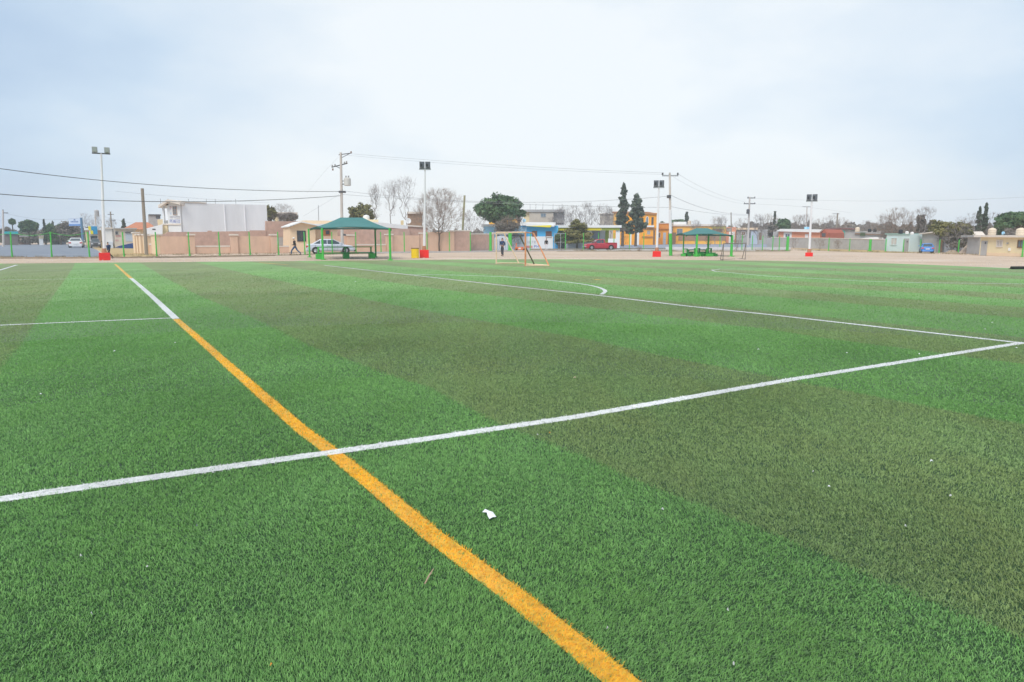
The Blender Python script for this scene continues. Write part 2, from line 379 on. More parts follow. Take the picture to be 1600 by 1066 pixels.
# lines: polylines on the ground with a width
LW = .062
LINES = {}
def gl(pts): return [Vector((G(*p).x, G(*p).y)) for p in pts]
def SP(s, t): return Vector((s*TD[0]+t*TN[0], s*TD[1]+t*TN[1]))
def smooth_poly(P, it=2):
    for _ in range(it):
        Q = [P[0]]
        for a, b in zip(P[:-1], P[1:]): Q += [a*.75+b*.25, a*.25+b*.75]
        Q.append(P[-1]); P = Q
    return P
LINES['goal_line'] = ([SP(5.12, -9)] + gl([(-120, 799), (0, 782), (200, 753), (400, 725), (521, 708), (655, 689), (900, 652.6), (1237, 594), (1350, 576), (1600, 536)]) , LW, 'w')
LINES['side_line'] = ([SP(4.86, 12.02)]+gl([(1500, 526), (1350, 509), (1200, 492), (1075, 479), (925, 461), (800, 448), (650, 431), (507, 415)]), LW, 'w')
LINES['curved_line'] = (smooth_poly(gl([(640, 429), (700, 430), (800, 433), (875, 440), (912, 444.5), (935, 449), (948, 455), (940, 460.5)])), LW, 'w')
LINES['cross_line'] = (gl([(-500, 528), (-200, 517), (0, 509), (150, 502.5), (272, 497.5)]), LW*.75, 'w')
LINES['thin_cross_line'] = (gl([(-100, 440), (27, 437.5), (204, 435)]), .03, 'w')
LINES['faint_line'] = (gl([(-100, 424.5), (0, 424), (150, 422.5), (300, 421)]), .02, 'w')
LINES['corner_line'] = (gl([(-120, 441), (0, 422.5), (26, 414.5)]), LW*1.3, 'w')
LINES['yellow_line'] = (gl([(1180, 1235), (970, 1066), (811, 938), (674, 836), (591, 766), (521, 709), (470, 671), (400, 609.5), (315, 534), (275, 499)]), LW, 'y')
LINES['white_sideline'] = (gl([(275, 499), (240, 466), (222, 450), (205, 435.5)]), LW*1.1, 'w')
LINES['yellow_line_far'] = (gl([(205, 435.5), (180, 413)]), LW*1.1, 'y')
LINES['small_field_corner'] = (gl([(1600, 444.5), (1425, 442), (1350, 440), (1200, 432), (1118, 424.5), (1112, 422.5), (1125, 421), (1200, 420.6), (1300, 421)]), .045, 'w')
LINES['far_side_mark'] = (gl([(1480, 422), (1520, 424.8), (1600, 428)]), .03, 'w')
LINES['orange_mark'] = (gl([(928, 437), (938, 437.5)]), .09, 'y')
LINES['yellow_tick'] = (gl([(405, 410.5), (450, 414)]), .06, 'y')
def line_side(x, y):
    """for every point: 0 = turf, 1 = white line, 2 = yellow line"""
    k = np.zeros(len(x), int)
    jx = x + rng.normal(0, .006, len(x)); jy = y + rng.normal(0, .006, len(x))
    for nm, (P, w, c) in sorted(LINES.items(), key=lambda q: q[1][2], reverse=True):
        for a, b in zip(P[:-1], P[1:]):
            d = b-a; l2 = d.length_squared
            t = np.clip(((jx-a.x)*d.x+(jy-a.y)*d.y)/l2, 0, 1)
            dd = np.hypot(jx-a.x-d.x*t, jy-a.y-d.y*t)
            k[dd < w] = 1 if c == 'w' else 2
    return k
# blades -----------------------------------------------------------------
BL = []
def ring(r0, r1, dens, a0=-52, a1=52):
    area = (R(a1)-R(a0))/2*(r1*r1-r0*r0); n = int(area*dens)
    r = np.sqrt(rng.uniform(r0*r0, r1*r1, n)); a = rng.uniform(R(a0), R(a1), n)
    return r*np.sin(a), r*np.cos(a)
RINGS = [(1.1, 3.0, 28000, 1.0), (3.0, 5.0, 18000, 1.2), (5.0, 8.0, 10500, 1.5), (8.0, 13.0, 4600, 2.0), (13.0, 21.0, 1500, 2.6), (21.0, 34.0, 650, 3.6), (34.0, 51.0, 240, 5.0)]
X = []; Y = []; SZ = []
for r0, r1, dn, sz in RINGS:
    x, y = ring(r0, r1, dn*1.15 if r1 < 14 else dn, *((-64, 64) if r1 < 6 else (-56, 56))); X.append(x); Y.append(y); SZ.append(np.full(len(x), sz))
X = np.concatenate(X); Y = np.concatenate(Y); SZ = np.concatenate(SZ)
RR = np.hypot(X, Y); ok = inside(X, Y, EDGE) & (rng.uniform(0, 1, len(X)) < np.clip((42-RR)/30, 0, 1)); X, Y, SZ = X[ok], Y[ok], SZ[ok]
KIND = line_side(X, Y); OL = stripe_index(X+rng.normal(0, .018, len(X))*SZ, Y+rng.normal(0, .018, len(X))*SZ)
KIND[(KIND > 0) & (rng.uniform(0, 1, len(X)) < .07)] = 0
def lowfreq(x, y, f, ph):                # smooth clump field
    return (np.sin(x*f+ph)+np.sin(y*f*1.13+2*ph)+np.sin((x+y)*f*.71+3*ph)+np.sin((x-y)*f*1.37+ph))/4
def blades(name, sel, mats, midx):
    x, y, sz = X[sel], Y[sel], SZ[sel]; n = len(x)
    az = rng.uniform(0, 2*math.pi, n); la = az + rng.normal(0, .5, n)
    clump = lowfreq(x, y, 55, 1.3)*.5+lowfreq(x, y, 23, .4)*.5
    h = .0125*rng.uniform(.65, 1.3, n)*(1+.35*clump)*np.minimum(sz, 2.0)**.25
    w = .00155*sz*rng.uniform(.7, 1.3, n); lean = h*rng.uniform(.3, 1.5, n)
    # common comb direction, drifting over metres
    cx = .35*lowfreq(x, y, 2.1, .9); cy = .35*lowfreq(x, y, 1.7, 2.2)
    dx = np.cos(la)*lean+cx*h*1.6; dy = np.sin(la)*lean+cy*h*1.6
    px, py = -np.sin(az)*w, np.cos(az)*w
    V = np.zeros((n, 5, 3))
    V[:, 0] = np.stack([x-px, y-py, np.full(n, -.002)], 1); V[:, 1] = np.stack([x+px, y+py, np.full(n, -.002)], 1)
    V[:, 2] = np.stack([x-px*.9+dx*.35, y-py*.9+dy*.35, h*.65], 1); V[:, 3] = np.stack([x+px*.9+dx*.35, y+py*.9+dy*.35, h*.65], 1)
    V[:, 4] = np.stack([x+dx, y+dy, h], 1)
    base = (np.arange(n)*5)[:, None]
    Fa = np.concatenate([base+[0, 1, 3], base+[0, 3, 2], base+[2, 3, 4]], 1).reshape(-1, 3)
    rn = np.clip(.5+.25*rng.normal(0, 1, n)/sz**.6+.25*clump/sz, 0, 1)
    return npmesh(name, V.reshape(-1, 3), Fa, mats, midx=np.repeat(midx, 3), attr=np.repeat(rn, 5))
s0 = KIND == 0
o = blades('turf_pile', s0, [TO, TG], OL[s0])
tag(o, 'short green and olive plastic turf fibres of the playing field', kind='stuff')
def strip(name, P, w, m, zz=.004):
    MBx = []; vs = []; fs = []
    for i, p in enumerate(P):
        a = P[max(i-1, 0)]; b = P[min(i+1, len(P)-1)]; d = (b-a).normalized(); n = Vector((-d.y, d.x))
        vs += [(p.x-n.x*w, p.y-n.y*w, zz), (p.x+n.x*w, p.y+n.y*w, zz)]
    for i in range(len(P)-1): fs.append((2*i, 2*i+1, 2*i+3, 2*i+2))
    me = bpy.data.meshes.new(name); me.from_pydata(vs, [], fs); me.materials.append(m)
    a = me.attributes.new('rnd', 'FLOAT', 'POINT'); a.data.foreach_set('value', np.full(len(vs), .6, np.float32))
    o = bpy.data.objects.new(name, me); COL.objects.link(o)
    for q in me.polygons:
        if q.normal.z < 0: me.flip_normals(); break
    tag(o, kind='structure'); return o
zz = .004
for nm, (P, w, c) in LINES.items():
    if c == 'y': strip(nm, P, w*.96, TY, .004)
for i, (nm, (P, w, c)) in enumerate(LINES.items()):
    if c == 'w': strip(nm, P, w*.96, TW, .008 + .0006*i)
o = blades('white_line_pile', KIND == 1, [TW], np.zeros((KIND == 1).sum(), int)); tag(o, 'white plastic turf fibres of the painted field lines', kind='stuff')
o = blades('yellow_line_pile', KIND == 2, [TY], np.zeros((KIND == 2).sum(), int)); tag(o, 'amber plastic turf fibres of the yellow field line', kind='stuff')
# ------------------------------------------------------------------ facade frame
class Fac:
    """upright plane through two ground points; local x along it, y away from the camera, z up"""
    def __init__(s, name, label, cat, A, B, group=None, kind=None):
        s.A = G(*A) if len(A) == 2 else Vector(A)
        if len(B) == 1:                    # faces the viewer squarely
            m_ = ray((A[0]+B[0])/2, A[1]); m_ = Vector((m_.x, m_.y, 0)); r_ = ray(B[0], A[1]); r_ = Vector((r_.x, r_.y, 0)); s.B = r_*(s.A.dot(m_)/r_.dot(m_))
        else: s.B = G(*B) if len(B) == 2 else Vector(B)
        d = s.B-s.A; s.ang = math.atan2(d.y, d.x); s.w = d.length
        s.u = d.normalized(); s.n = Vector((-s.u.y, s.u.x, 0))
        if name: s.root = tag(empty(name, s.A, s.ang), label, cat, group, kind)
    def P(s, px, py):
        d = ray(px, py); o = Vector((0, 0, H0)); t = (s.A-o).dot(s.n)/d.dot(s.n); p = o+d*t
        return (p-s.A).dot(s.u), p.z
    def rect(s, x0, y0, x1, y1):
        ym = (y0+y1)/2
        return s.P(x0, ym)[0], s.P(x1, ym)[0], max(s.P((x0+x1)/2, y1)[1], 0), s.P((x0+x1)/2, y0)[1]
    def box(s, name, r, m, out=0, back=.1, parent=None, z0=None, bevel=0):
        u0, u1, a, b = s.rect(*r)
        if z0 is not None: a = z0
        return MB().box(u0, u1, -out, back, a, b).build(name, m, parent or s.root, bevel=bevel)
    def window(s, r, fm, pm, name='window', out=.05, t=.08, bars=1, hb=0, bm=None):
        u0, u1, a, b = s.rect(*r)
        m = MB(); m.box(u0-t, u0, -out, .02, a-t, b+t); m.box(u1, u1+t, -out, .02, a-t, b+t)
        m.box(u0, u1, -out, .02, b, b+t); m.box(u0, u1, -out-.02, .02, a-t, a)
        for i in range(1, bars+1):
            c = u0+(u1-u0)*i/(bars+1); m.box(c-.025, c+.025, -out+.01, .015, a, b)
        for i in range(1, hb+1):
            c = a+(b-a)*i/(hb+1); m.box(u0, u1, -out+.013, .012, c-.025, c+.025)
        f = m.build(name, fm, s.root)
        MB().box(u0, u1, -.012, .01, a, b).build('pane', pm, f)
        return f
    def door(s, r, m, out=.03, lines=6, hm=None):
        u0, u1, a, b = s.rect(*r); q = MB(); q.box(u0, u1, -out, .01, 0, b)
        for i in range(1, lines): 
            z = b*i/lines; q.box(u0+.03, u1-.03, -out-.012, -out+.002, z-.02, z+.02)
        d = q.build('door', m, s.root)
        MB().box(u1-.2, u1-.12, -out-.06, -out+.001, 1.0, 1.15).build('handle', DSTEEL, d)
        return d
def gableroof(f, r0, r1, apexpx, apexpy, y0, y1, m, th=.12, name='roof'):
    """slab roof following a left eave, apex and right eave given in pixels"""
    a = f.P(*r0); c = f.P(apexpx, apexpy); b = f.P(*r1)
    poly = [(a[0], a[1]-th), (c[0], c[1]-th), (b[0], b[1]-th), (b[0], b[1]), (c[0], c[1]), (a[0], a[1])]
    return MB().prism(poly, y0, y1).build(name, m, f.root)
def wallpoly(f, pts, y0, y1, m, name='wall'):
    poly = [f.P(*p) for p in pts]; return MB().prism(poly, y0, y1).build(name, m, f.root)
def text_strokes(f, r, m, n, out=.02, rows=1, parent=None, name='lettering', seed=1):
    """a row of brush-painted letters built from upright and cross strokes"""
    u0, u1, a, b = f.rect(*r); q = MB(); rd = random.Random(seed); w = (u1-u0)/n; st_ = max(w*.17, .03)
    for i in range(n):
        x0 = u0+i*w+w*.1; x1 = u0+(i+1)*w-w*.12; zm = (a+b)/2; k = rd.choice('OAEVHSTR')
        def s_(xa, xb, za, zb): q.box(xa, xb, -out, .004, za, zb)
        if k in 'OAEHRS': s_(x0, x0+st_, a, b)
        if k in 'OAHR': s_(x1-st_, x1, a if k != 'R' else zm, b)
        if k in 'OAERST': s_(x0, x1, b-st_, b)
        if k in 'OES': s_(x0, x1, a, a+st_)
        if k in 'AEHRS': s_(x0+st_, x1-st_, zm-st_/2, zm+st_/2)
        if k == 'T': s_((x0+x1)/2-st_/2, (x0+x1)/2+st_/2, a, b-st_)
        if k == 'V': q.prism([(x0, b), ((x0+x1)/2, a), ((x0+x1)/2+st_, a), (x1, b), (x1-st_, b), ((x0+x1)/2+st_/2, a+st_), (x0+st_, b)][::-1], -out, .004)
    return q.build(name, m, parent or f.root)
# ------------------------------------------------------------------ left: shops and houses
f = Fac('roadside_canopy_shop', 'small shop with white canopy and a blue and yellow painted sign over its dark opening', 'shop', (133, 387), (164,))
f.box('wall', (134, 360, 162, 387), CREAM, back=4, out=-1.5, z0=0)
f.box('pillar', (134.2, 360, 137.2, 387), CREAM, back=.35, z0=0); f.box('pillar', (153.4, 358, 157.5, 387), PINK, back=.35, z0=0); f.box('pillar', (159.5, 358, 163.5, 387), CREAM, back=.35, z0=0)
f.box('canopy', (131.5, 357, 164, 360.2), WHITE, out=.8, back=4, bevel=.05)
s_ = f.box('sign', (139, 353.5, 152, 366.5), SIGNW, out=1.0, back=-.85)
f.box('yellow_patch', (138, 353.8, 142, 360), YEL, out=1.03, back=-1.002, parent=s_); f.box('blue_panel', (142.6, 354, 152.2, 366), mat('cyan_sign_blue', (.02, .30, .55), .5), out=1.03, back=-1.002, parent=s_)
f.box('yellow_corner', (141.5, 360.5, 145.5, 366), YEL, out=1.07, back=-1.04, parent=s_)
f.window((141.5, 368.5, 152.5, 375.5), WHITE, DARKW, bars=0); f.box('counter', (141, 376.5, 153, 386.5), GREYC, out=.3, back=.5, z0=0)
f = Fac('white_kiosk', 'small white roadside hut with stained lower wall behind the tall white lamp pole', 'hut', (158.5, 388), (177,))
f.box('wall', (159.5, 357.5, 176, 388), WHITE, back=3, z0=0); f.box('roof', (158, 355.6, 177, 357.6), CAPW, out=.25, back=3.2)
f.box('counter', (170, 378, 176.5, 387), SIGNW, out=.5, back=-.02, z0=0)
f.box('corner_post', (176.2, 355, 178.4, 388), GREYC, back=.3, z0=0)
f = Fac('roadside_workshop', 'low cream workshop with a deep blue painted wedge along its base and a grey shutter', 'workshop', (179, 388.5), (212,))
f.box('wall', (179, 358, 213, 388.5), mat('warm_grey_paint', (.62, .55, .47), .8, .08), back=7, z0=0); f.box('roof', (178, 356.4, 214, 358.3), GREYC, out=.3, back=7.3)
f.window((180.5, 362.2, 184.2, 366.5), GREYC, DARKW, bars=0); f.box('shutter', (196, 364, 208.5, 377.5), SHUT, out=.04, back=0); f.box('shutter_box', (195.5, 362.6, 209, 364.2), DSTEEL, out=.2, back=0)
pl = [f.P(180, 387), f.P(209, 388.4), f.P(209, 379.6), f.P(196, 382.2), f.P(186, 384.5)]; MB().prism(pl, -.03, 0).build('painted_wedge', NAVYP, f.root)
text_strokes(f, (180.5, 367.5, 188.5, 370.5), TXTR, 6, seed=3); text_strokes(f, (180.5, 374.5, 185, 377), TXTR, 3, seed=5)
f = Fac('tiled_roof_house', 'house with a low orange clay tile hip roof behind the roadside workshop', 'house', (190, 386), (252,))
f.box('wall', (196, 359, 247, 386), CREAM, back=8, z0=0)
a, c1, c2, b = f.P(190, 358.6), f.P(212, 346.6), f.P(232, 346.6), f.P(248, 356.5)
hr = MB(); zt = c1[1]; zb = a[1]
hr.add([(a[0], -1, zb), (b[0], -1, zb), (b[0], 9, zb), (a[0], 9, zb), (c1[0], 4, zt), (c2[0], 4, zt)], [(0, 1, 5, 4), (1, 2, 5), (2, 3, 4, 5), (3, 0, 4), (3, 2, 1, 0)]); hr.build('roof', TILE, f.root)
f.box('upper_room', (247, 343, 256, 357), CREAM, out=.5, back=3)
f = Fac('rooftop_cistern_house', 'grey block cistern room standing above the orange tile roof', 'cistern', (233, 384.5), (252,))
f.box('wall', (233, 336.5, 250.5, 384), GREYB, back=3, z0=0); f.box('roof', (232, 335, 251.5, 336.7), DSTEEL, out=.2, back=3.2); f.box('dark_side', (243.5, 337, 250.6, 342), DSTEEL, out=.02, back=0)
f = Fac('white_shed', 'low white shed with a small dark opening behind the gate pillars', 'shed', (228, 391.5), (254,))
wallpoly(f, [(229, 391), (254, 391), (254, 350.5), (229, 357)], 0, 4, GREYW); f.box('opening', (238, 357.5, 243, 359.5), DSTEEL, out=.03, back=0)
# two storey white hall
f = Fac('white_hall', 'tall white two storey hall with a long bare side wall and faded painted lettering', 'hall', (253.5, 391), (283, 391))
D = 22
A_, B_ = f.B, G(416, 389.2); fs = Fac(None, None, None, A_, B_)
# front block
f.box('wall', (263, 318, 283, 391), WHITE, back=5, z0=0); f.box('porch_wall', (254, 351.5, 262.8, 391), CREAM, back=5, z0=0)
f.box('porch_column', (253.8, 321, 256.2, 351.5), WHITE, back=.3); f.box('porch_slab', (253.5, 349.6, 283, 351.8), CAPW, out=.1, back=.02)
f.box('porch_rail', (256.5, 344.5, 262.6, 349.4), GREYC, back=.05, out=0)
a, c, b = f.P(251.5, 321.2), f.P(266, 311.8), f.P(285, 316.4)
MB().prism([(a[0], a[1]-.3), (c[0], c[1]-.3), (b[0], b[1]-.3), (b[0], b[1]), (c[0], c[1]), (a[0], a[1])], -.7, 6).build('gable_roof', CAPW, f.root)
MB().prism([f.P(263, 318.6), f.P(283, 318.6), f.P(283, 316.8), f.P(266, 312.4), f.P(263, 313.7)], -.01, .2).build('gable', WHITE, f.root)
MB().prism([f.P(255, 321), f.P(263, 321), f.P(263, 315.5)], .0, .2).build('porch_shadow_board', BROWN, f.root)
w_ = f.window((271, 323.5, 275.5, 335.2), mat('tan_window_frame', (.42, .30, .24), .7), BLUEG, bars=1, hb=2)
text_strokes(f, (265.2, 322.5, 268.4, 327.5), TXTR, 1, seed=11); text_strokes(f, (265.2, 331.5, 268.4, 336), mat('pale_blue_lettering', (.42, .55, .72), .6), 1, seed=4)
text_strokes(f, (265.2, 338, 281.5, 341.5), TXTG, 5, seed=6); text_strokes(f, (265.2, 343.3, 281.5, 348.6), TXTB, 6, seed=9)
# side wall block, own local frame expressed in the hall's frame
def loc(fr, p): 
    q = p-fr.A; return (q.dot(fr.u), q.dot(fr.n), p.z)
def sidebox(name, px0, px1, pyt0, pyt1, m, zlow=0, depth=6, off=0):
    q0 = fs.P(px0, pyt0); q1 = fs.P(px1, pyt1); P0 = fs.A+fs.u*q0[0]-fs.n*off; P1 = fs.A+fs.u*q1[0]-fs.n*off
    bk = fs.n*depth
    vs = [loc(f, Vector((p.x, p.y, z))) for p, z in ((P0, zlow), (P1, zlow), (P1+bk, zlow), (P0+bk, zlow), (P0, q0[1]), (P1, q1[1]), (P1+bk, q1[1]), (P0+bk, q0[1]))]
    return MB().add(vs, [(3,2,1,0),(4,5,6,7),(0,1,5,4),(1,2,6,5),(2,3,7,6),(3,0,4,7)]).build(name, m, f.root)
sidebox('side_wall', 283.3, 416.5, 317.2, 320.4, GREYW)
q0, q1 = fs.P(283, 317.6), fs.P(325, 318.3)
sidebox('roof_edge', 283.2, 322, 314.2, 316.6, CAPW, zlow=fs.P(300, 317.2)[1], depth=5, off=.1)
for px in (349.5, 381): sidebox('downpipe', px, px+.45, 319, 319.4, mat('pale_downpipe', (.76, .76, .78), .6), depth=.2, off=.15)
for i, px in enumerate((256, 268, 300, 328, 342, 374)):
    p = fs.A + fs.u*fs.P(px, 316)[0]; q = loc(f, p+fs.n*1.0); z = fs.P(px, 318)[1]
    MB().tube((q[0], q[1], z), (q[0], q[1], z+.6), .025, .02, 5).build('rebar', DSTEEL, f.root)
# peach house
f = Fac('peach_gable_house', 'small peach house with a white edged gable and large dark barred window', 'house', (452, 394.5), (531, 393.8))
wallpoly(f, [(453, 394), (493, 394), (493, 351), (471, 347.2), (453, 355)], 0, 6, PEACH)
gableroof(f, (450, 353.2), (496, 351.5), 469.5, 346, -.5, 6.5, WHITE)
f.box('side_wall', (493.2, 353, 530, 394), PEACH, out=-.8, back=6, z0=0)
f.box('flat_roof', (480, 344, 531, 350.5), PEACH, out=-2.5, back=7, z0=None); f.box('roof_slab', (491, 350, 532, 353), WHITE, out=-.3, back=6.3)
f.window((464.5, 361, 477.5, 377), mat('dark_window_frame', (.10, .08, .07), .6), DARKW, bars=1, hb=1, t=.03)
for r in ((490.2, 358, 495, 366), (506.8, 359.5, 518, 368)): 
    u0, u1, a, b = f.rect(*r); w_ = MB().box(u0, u1, .72, .83, a, b).build('window', mat('rust_orange_frame', (.55, .20, .08), .7), f.root)
    MB().box(u0+.35*(u1-u0), u1-.12*(u1-u0), .70, .715, a+.2*(b-a), b-.1*(b-a)).build('pane', DARKW, w_)
# hall behind canopy: white roofed building
f = Fac('white_roof_building', 'long low building with a bright white sloping roof edge behind the pink wall', 'building', (540, 390.5), (672, 389.8))
wallpoly(f, [(541, 390), (636, 389.8), (636, 357.2), (541, 350)], 0, 6, PINKB)
wallpoly(f, [(578, 346.6), (636, 352.6), (636, 358.4), (578, 353.5)], -.6, 6.3, WHITE, 'roof')
wallpoly(f, [(637, 390), (669, 389.8), (669, 355.6), (637, 353.3)], .4, 6, PINKB, 'back_wall'); wallpoly(f, [(637, 351.5), (668, 353.6), (668, 355.8), (637, 353.8)], .2, 6.2, CAPW, 'back_coping')
f.box('upper_parapet', (548, 342.5, 594, 352), CREAM, out=-2, back=5); f.box('chimney', (627, 344.5, 631.5, 354), CREAM, out=-.5, back=.5)
# satellite dishes and tanks as own things
def dish(px, py, r_px, depth, label, white=WHITE):
    c = AT(px, py, depth); r = r_px/F*depth; root = tag(empty('satellite_dish', (c.x, c.y, c.z-r*1.2)), label, 'dish')
    m = MB(); prof = [(r*t, r*.25*(t*t)) for t in (0.05, .3, .55, .8, 1)]
    vs = []; n = 16
    for rr, d in prof:
        for i in range(n): vs.append((math.cos(2*math.pi*i/n)*rr, -.1-d*1.0+r*.25-.02, r*1.2+math.sin(2*math.pi*i/n)*rr))
    fs_ = [(j*n+i, j*n+(i+1)%n, (j+1)*n+(i+1)%n, (j+1)*n+i) for j in range(len(prof)-1) for i in range(n)]
    m.add(vs, fs_+[tuple(range(n))]); o = m.build('reflector', white, root, smooth=True); md = o.modifiers.new('s', 'SOLIDIFY'); md.thickness = .03
    MB().tube((0, 0, 0), (0, 0, r*1.2), .04, .03, 8).tube((0, -.1, r*.3), (0, -.1-r*.8, r*1.1), .02).build('mast', STEEL, root)
    MB().box(-.06, .06, -.25-r*.8, -.1-r*.8, r*1.05, r*1.25).build('receiver', GREYC, root)
dish(638.3, 345.5, 4.4, 96, 'large white satellite dish on the roof behind the lamp with the yellow barrel')
dish(1566, 364.3, 2.5, 60, 'small pale blue satellite dish on the cream house roof', SKYB)
dish(819, 344.5, 2.6, 95, 'small pale satellite dish above the blue house', SKYB)
def tank(px, pyt, pyb, wpx, depth, label, m=TANKC, name='water_tank'):
    c = AT(px, pyb, depth); h = AT(px, pyt, depth).z-c.z; r = wpx/2/F*depth
    root = tag(empty(name, (c.x, c.y, c.z)), label, 'water tank')
    MB().lathe([(r*.96, 0), (r, h*.06), (r, h*.3), (r*.97, h*.32), (r, h*.34), (r, h*.58), (r*.97, h*.6), (r, h*.62), (r*.98, h*.78), (r*.7, h*.92), (r*.35, h*.97)], n=20).build('body', m, root, smooth=True)
    MB().lathe([(r*.32, h*.965), (r*.32, h), (r*.2, h*1.02)], n=14).build('lid', m, root)
tank(572.5, 336, 345, 10, 92, 'round white water tank behind the first teal canopy roof', WHITE)
# ------------------------------------------------------------------ pink boundary walls
def wall_run(label, A, B, panels, pillars, th=.18, group=None, cm=PINK):
    f = Fac('boundary_wall', label, 'wall', A, B, group)
    for r, m, cap in panels:
        u0, u1, a, b = f.rect(*r); MB().box(u0, u1, 0, th, 0, b).build('wall_panel', m, f.root)
        if cap: MB().box(u0, u1, -.03, th+.03, b, b+.13).build('coping', CAPW, f.root)
    for x0, x1, yt in pillars:
        u0, u1, a, b = f.rect(x0, yt, x1, 395); p = MB().box(u0, u1, -.14, th+.14, 0, b).build('pillar', cm, f.root)
        MB().box(u0-.08, u1+.08, -.22, th+.22, b, b+.14).build('pillar_cap', CAPW, p)
    return f
wall_run('row of narrow peach gate pillars left of the pink wall behind the weathered pole', (210, 395.5), (248, 397.2), [((232, 383, 240, 396), PINK, True)],
         [(210.2, 213.2, 365), (215.2, 217.4, 368), (219.5, 222.3, 368), (226, 228.4, 368), (230, 233, 369), (238.8, 247.2, 368)], cm=PEACH)
wall_run('pink street wall with white capped pillars and two low sections below the white hall', (248, 397.2), (452, 395.2),
         [((248, 369.5, 293.5, 397), PINK, False), ((304.6, 386, 360, 396), PINK, True), ((372, 369.2, 422.5, 396), PINK, False), ((433, 386, 452, 395), PINK, True)],
         [(293.6, 304.6, 368), (360.2, 371.8, 368.2), (422.6, 432.6, 368.2)])
f = Fac('yard_wall', 'taller brown pink yard wall with stepped top joining the white hall', 'wall', (250, 394), (470, 391.5))
wallpoly(f, [(250, 393), (415.5, 392), (415.5, 360), (391, 360), (391, 361.3), (331, 362), (331, 360.6), (325, 360.6), (325, 362.4), (262, 362.6), (258, 366), (250, 366)], 0, .3, PINKB)
wallpoly(f, [(415.6, 392), (468, 391.5), (468, 346), (415.6, 345.6)], .1, .4, PINKB, 'tall_panel')
f.box('lean_to', (432, 371, 452, 383), GREYB, out=.6, back=0)
wall_run('pink street wall behind the silver sedan with a capped low section in its middle', (525, 394), (655, 392.6),
         [((503, 369, 541.5, 394), PINK, False), ((553, 383.5, 603.5, 393), PINK, True), ((613.5, 368, 655.5, 393), PINK, False)],
         [(541.6, 552.8, 368.5), (603.6, 613.2, 367.5)])
f = Fac('yard_wall', 'taller brown pink wall rising behind the first teal canopy', 'wall', (524, 391.6), (640, 391))
wallpoly(f, [(524, 391), (640, 391), (640, 357.6), (524, 357.6)], 0, .25, PINKB)
wall_run('plain pink wall behind the brown crowned bare tree', (655.8, 392.5), (736, 392),
         [((667, 362.8, 702, 392), PINK, False), ((710, 361.5, 735.5, 392), PINKB, True)], [(655.9, 666.8, 365.5), (702.2, 709.6, 362)])
wall_run('brown pink wall with a pale coping between the leaning pole and the arched gate', (736, 391.6), (771, 391),
         [((736.2, 366.6, 769.5, 391), PINKB, True)], [])
f = Fac('arched_gate', 'pale grey metal gate with a rounded top left of the white painted wall', 'gate', (770.5, 390.6), (796, 390.2))
u0, u1, a, b = f.rect(771.5, 368.5, 795.5, 389); n = 12
poly = [(u0, 0), (u1, 0)] + [((u0+u1)/2+math.cos(math.pi*i/n)*(u1-u0)/2, b*.72+math.sin(math.pi*i/n)*b*.28) for i in range(n+1)]
MB().prism(poly, 0, .06).build('gate_leaf', GREYW, f.root)
f.box('gate_post', (770, 366, 771.4, 390), PINK, out=.1, back=.25, z0=0); f.box('lintel', (769.5, 363.2, 800, 366.4), CAPW, out=.06, back=.3)
g_ = MB(); 
for i in range(1, 8): g_.box(u0+(u1-u0)*i/8-.015, u0+(u1-u0)*i/8+.015, -.03, .001, .1, b*.75)
g_.build('bars', STEEL, f.root)
# ------------------------------------------------------------------ blue house and neighbours
f = Fac('pale_blue_annex', 'pale blue annex with a thick white roof slab left of the brown bush', 'house', (755, 386.5), (800,))
f.box('wall', (755.5, 354, 797, 386), SKYB, back=6, z0=0); f.box('roof', (752.5, 350.6, 797.5, 354.2), WHITE, out=.4, back=6.4)
f = Fac('ochre_house', 'ochre walled house partly hidden behind the big round green tree', 'house', (760, 385), (815,))
f.box('wall', (764, 342, 812, 384), ORANGE2, back=6, z0=0); f.window((775, 344, 782, 349), BROWN, BLUEG)
f.box('roof', (763, 340.6, 813, 342.2), CAPW, out=.2, back=6.2)
f = Fac('bright_blue_house', 'bright blue house with white lower wall and a yellow band under its white roof', 'house', (798, 388.6), (872,))
f.box('wall', (798, 353, 872, 388), BLUEH, back=8, z0=0); f.box('lower_wall', (797.5, 369.6, 864, 388), WHITE, out=.05, back=0, z0=0)
wallpoly(f, [(822, 348.2), (866, 352.4), (866, 354.4), (822, 353.4)], -.7, 8.2, WHITE, 'roof'); wallpoly(f, [(823, 353.5), (862, 352.2), (860, 355.6), (841, 354.6)], -.74, -.3, YEL, 'yellow_fascia')
f.box('side_panel', (800, 355, 823, 366.5), SKYB, out=.03, back=0); f.box('slab', (815, 347.6, 868, 352.6), WHITE, out=.5, back=8)
for r in ((832, 362, 838.4, 369), (853.5, 362.5, 861.3, 371)): f.window(r, BROWN, mat('rust_brown_pane', (.20, .10, .09), .3), bars=1)
f.box('awning', (800, 366.4, 818, 368.6), DSTEEL, out=.4, back=0)
text_strokes(f, (809, 374, 817, 381), mat('pale_teal_lettering', (.35, .55, .58), .6), 2, out=.07, seed=2); text_strokes(f, (823, 376.5, 842, 380.2), TXTG, 5, out=.07, seed=8)
text_strokes(f, (834, 383.2, 842, 387.4), TXTB, 2, out=.07, seed=12); f.box('red_mark', (819, 384, 832, 387.6), mat('red_wall_mark', (.75, .30, .28), .6), out=.07, back=-.04)
f = Fac('grey_block_house', 'unfinished two storey grey block house with bare roof rods above the bright blue house', 'house', (816, 385), (884,))
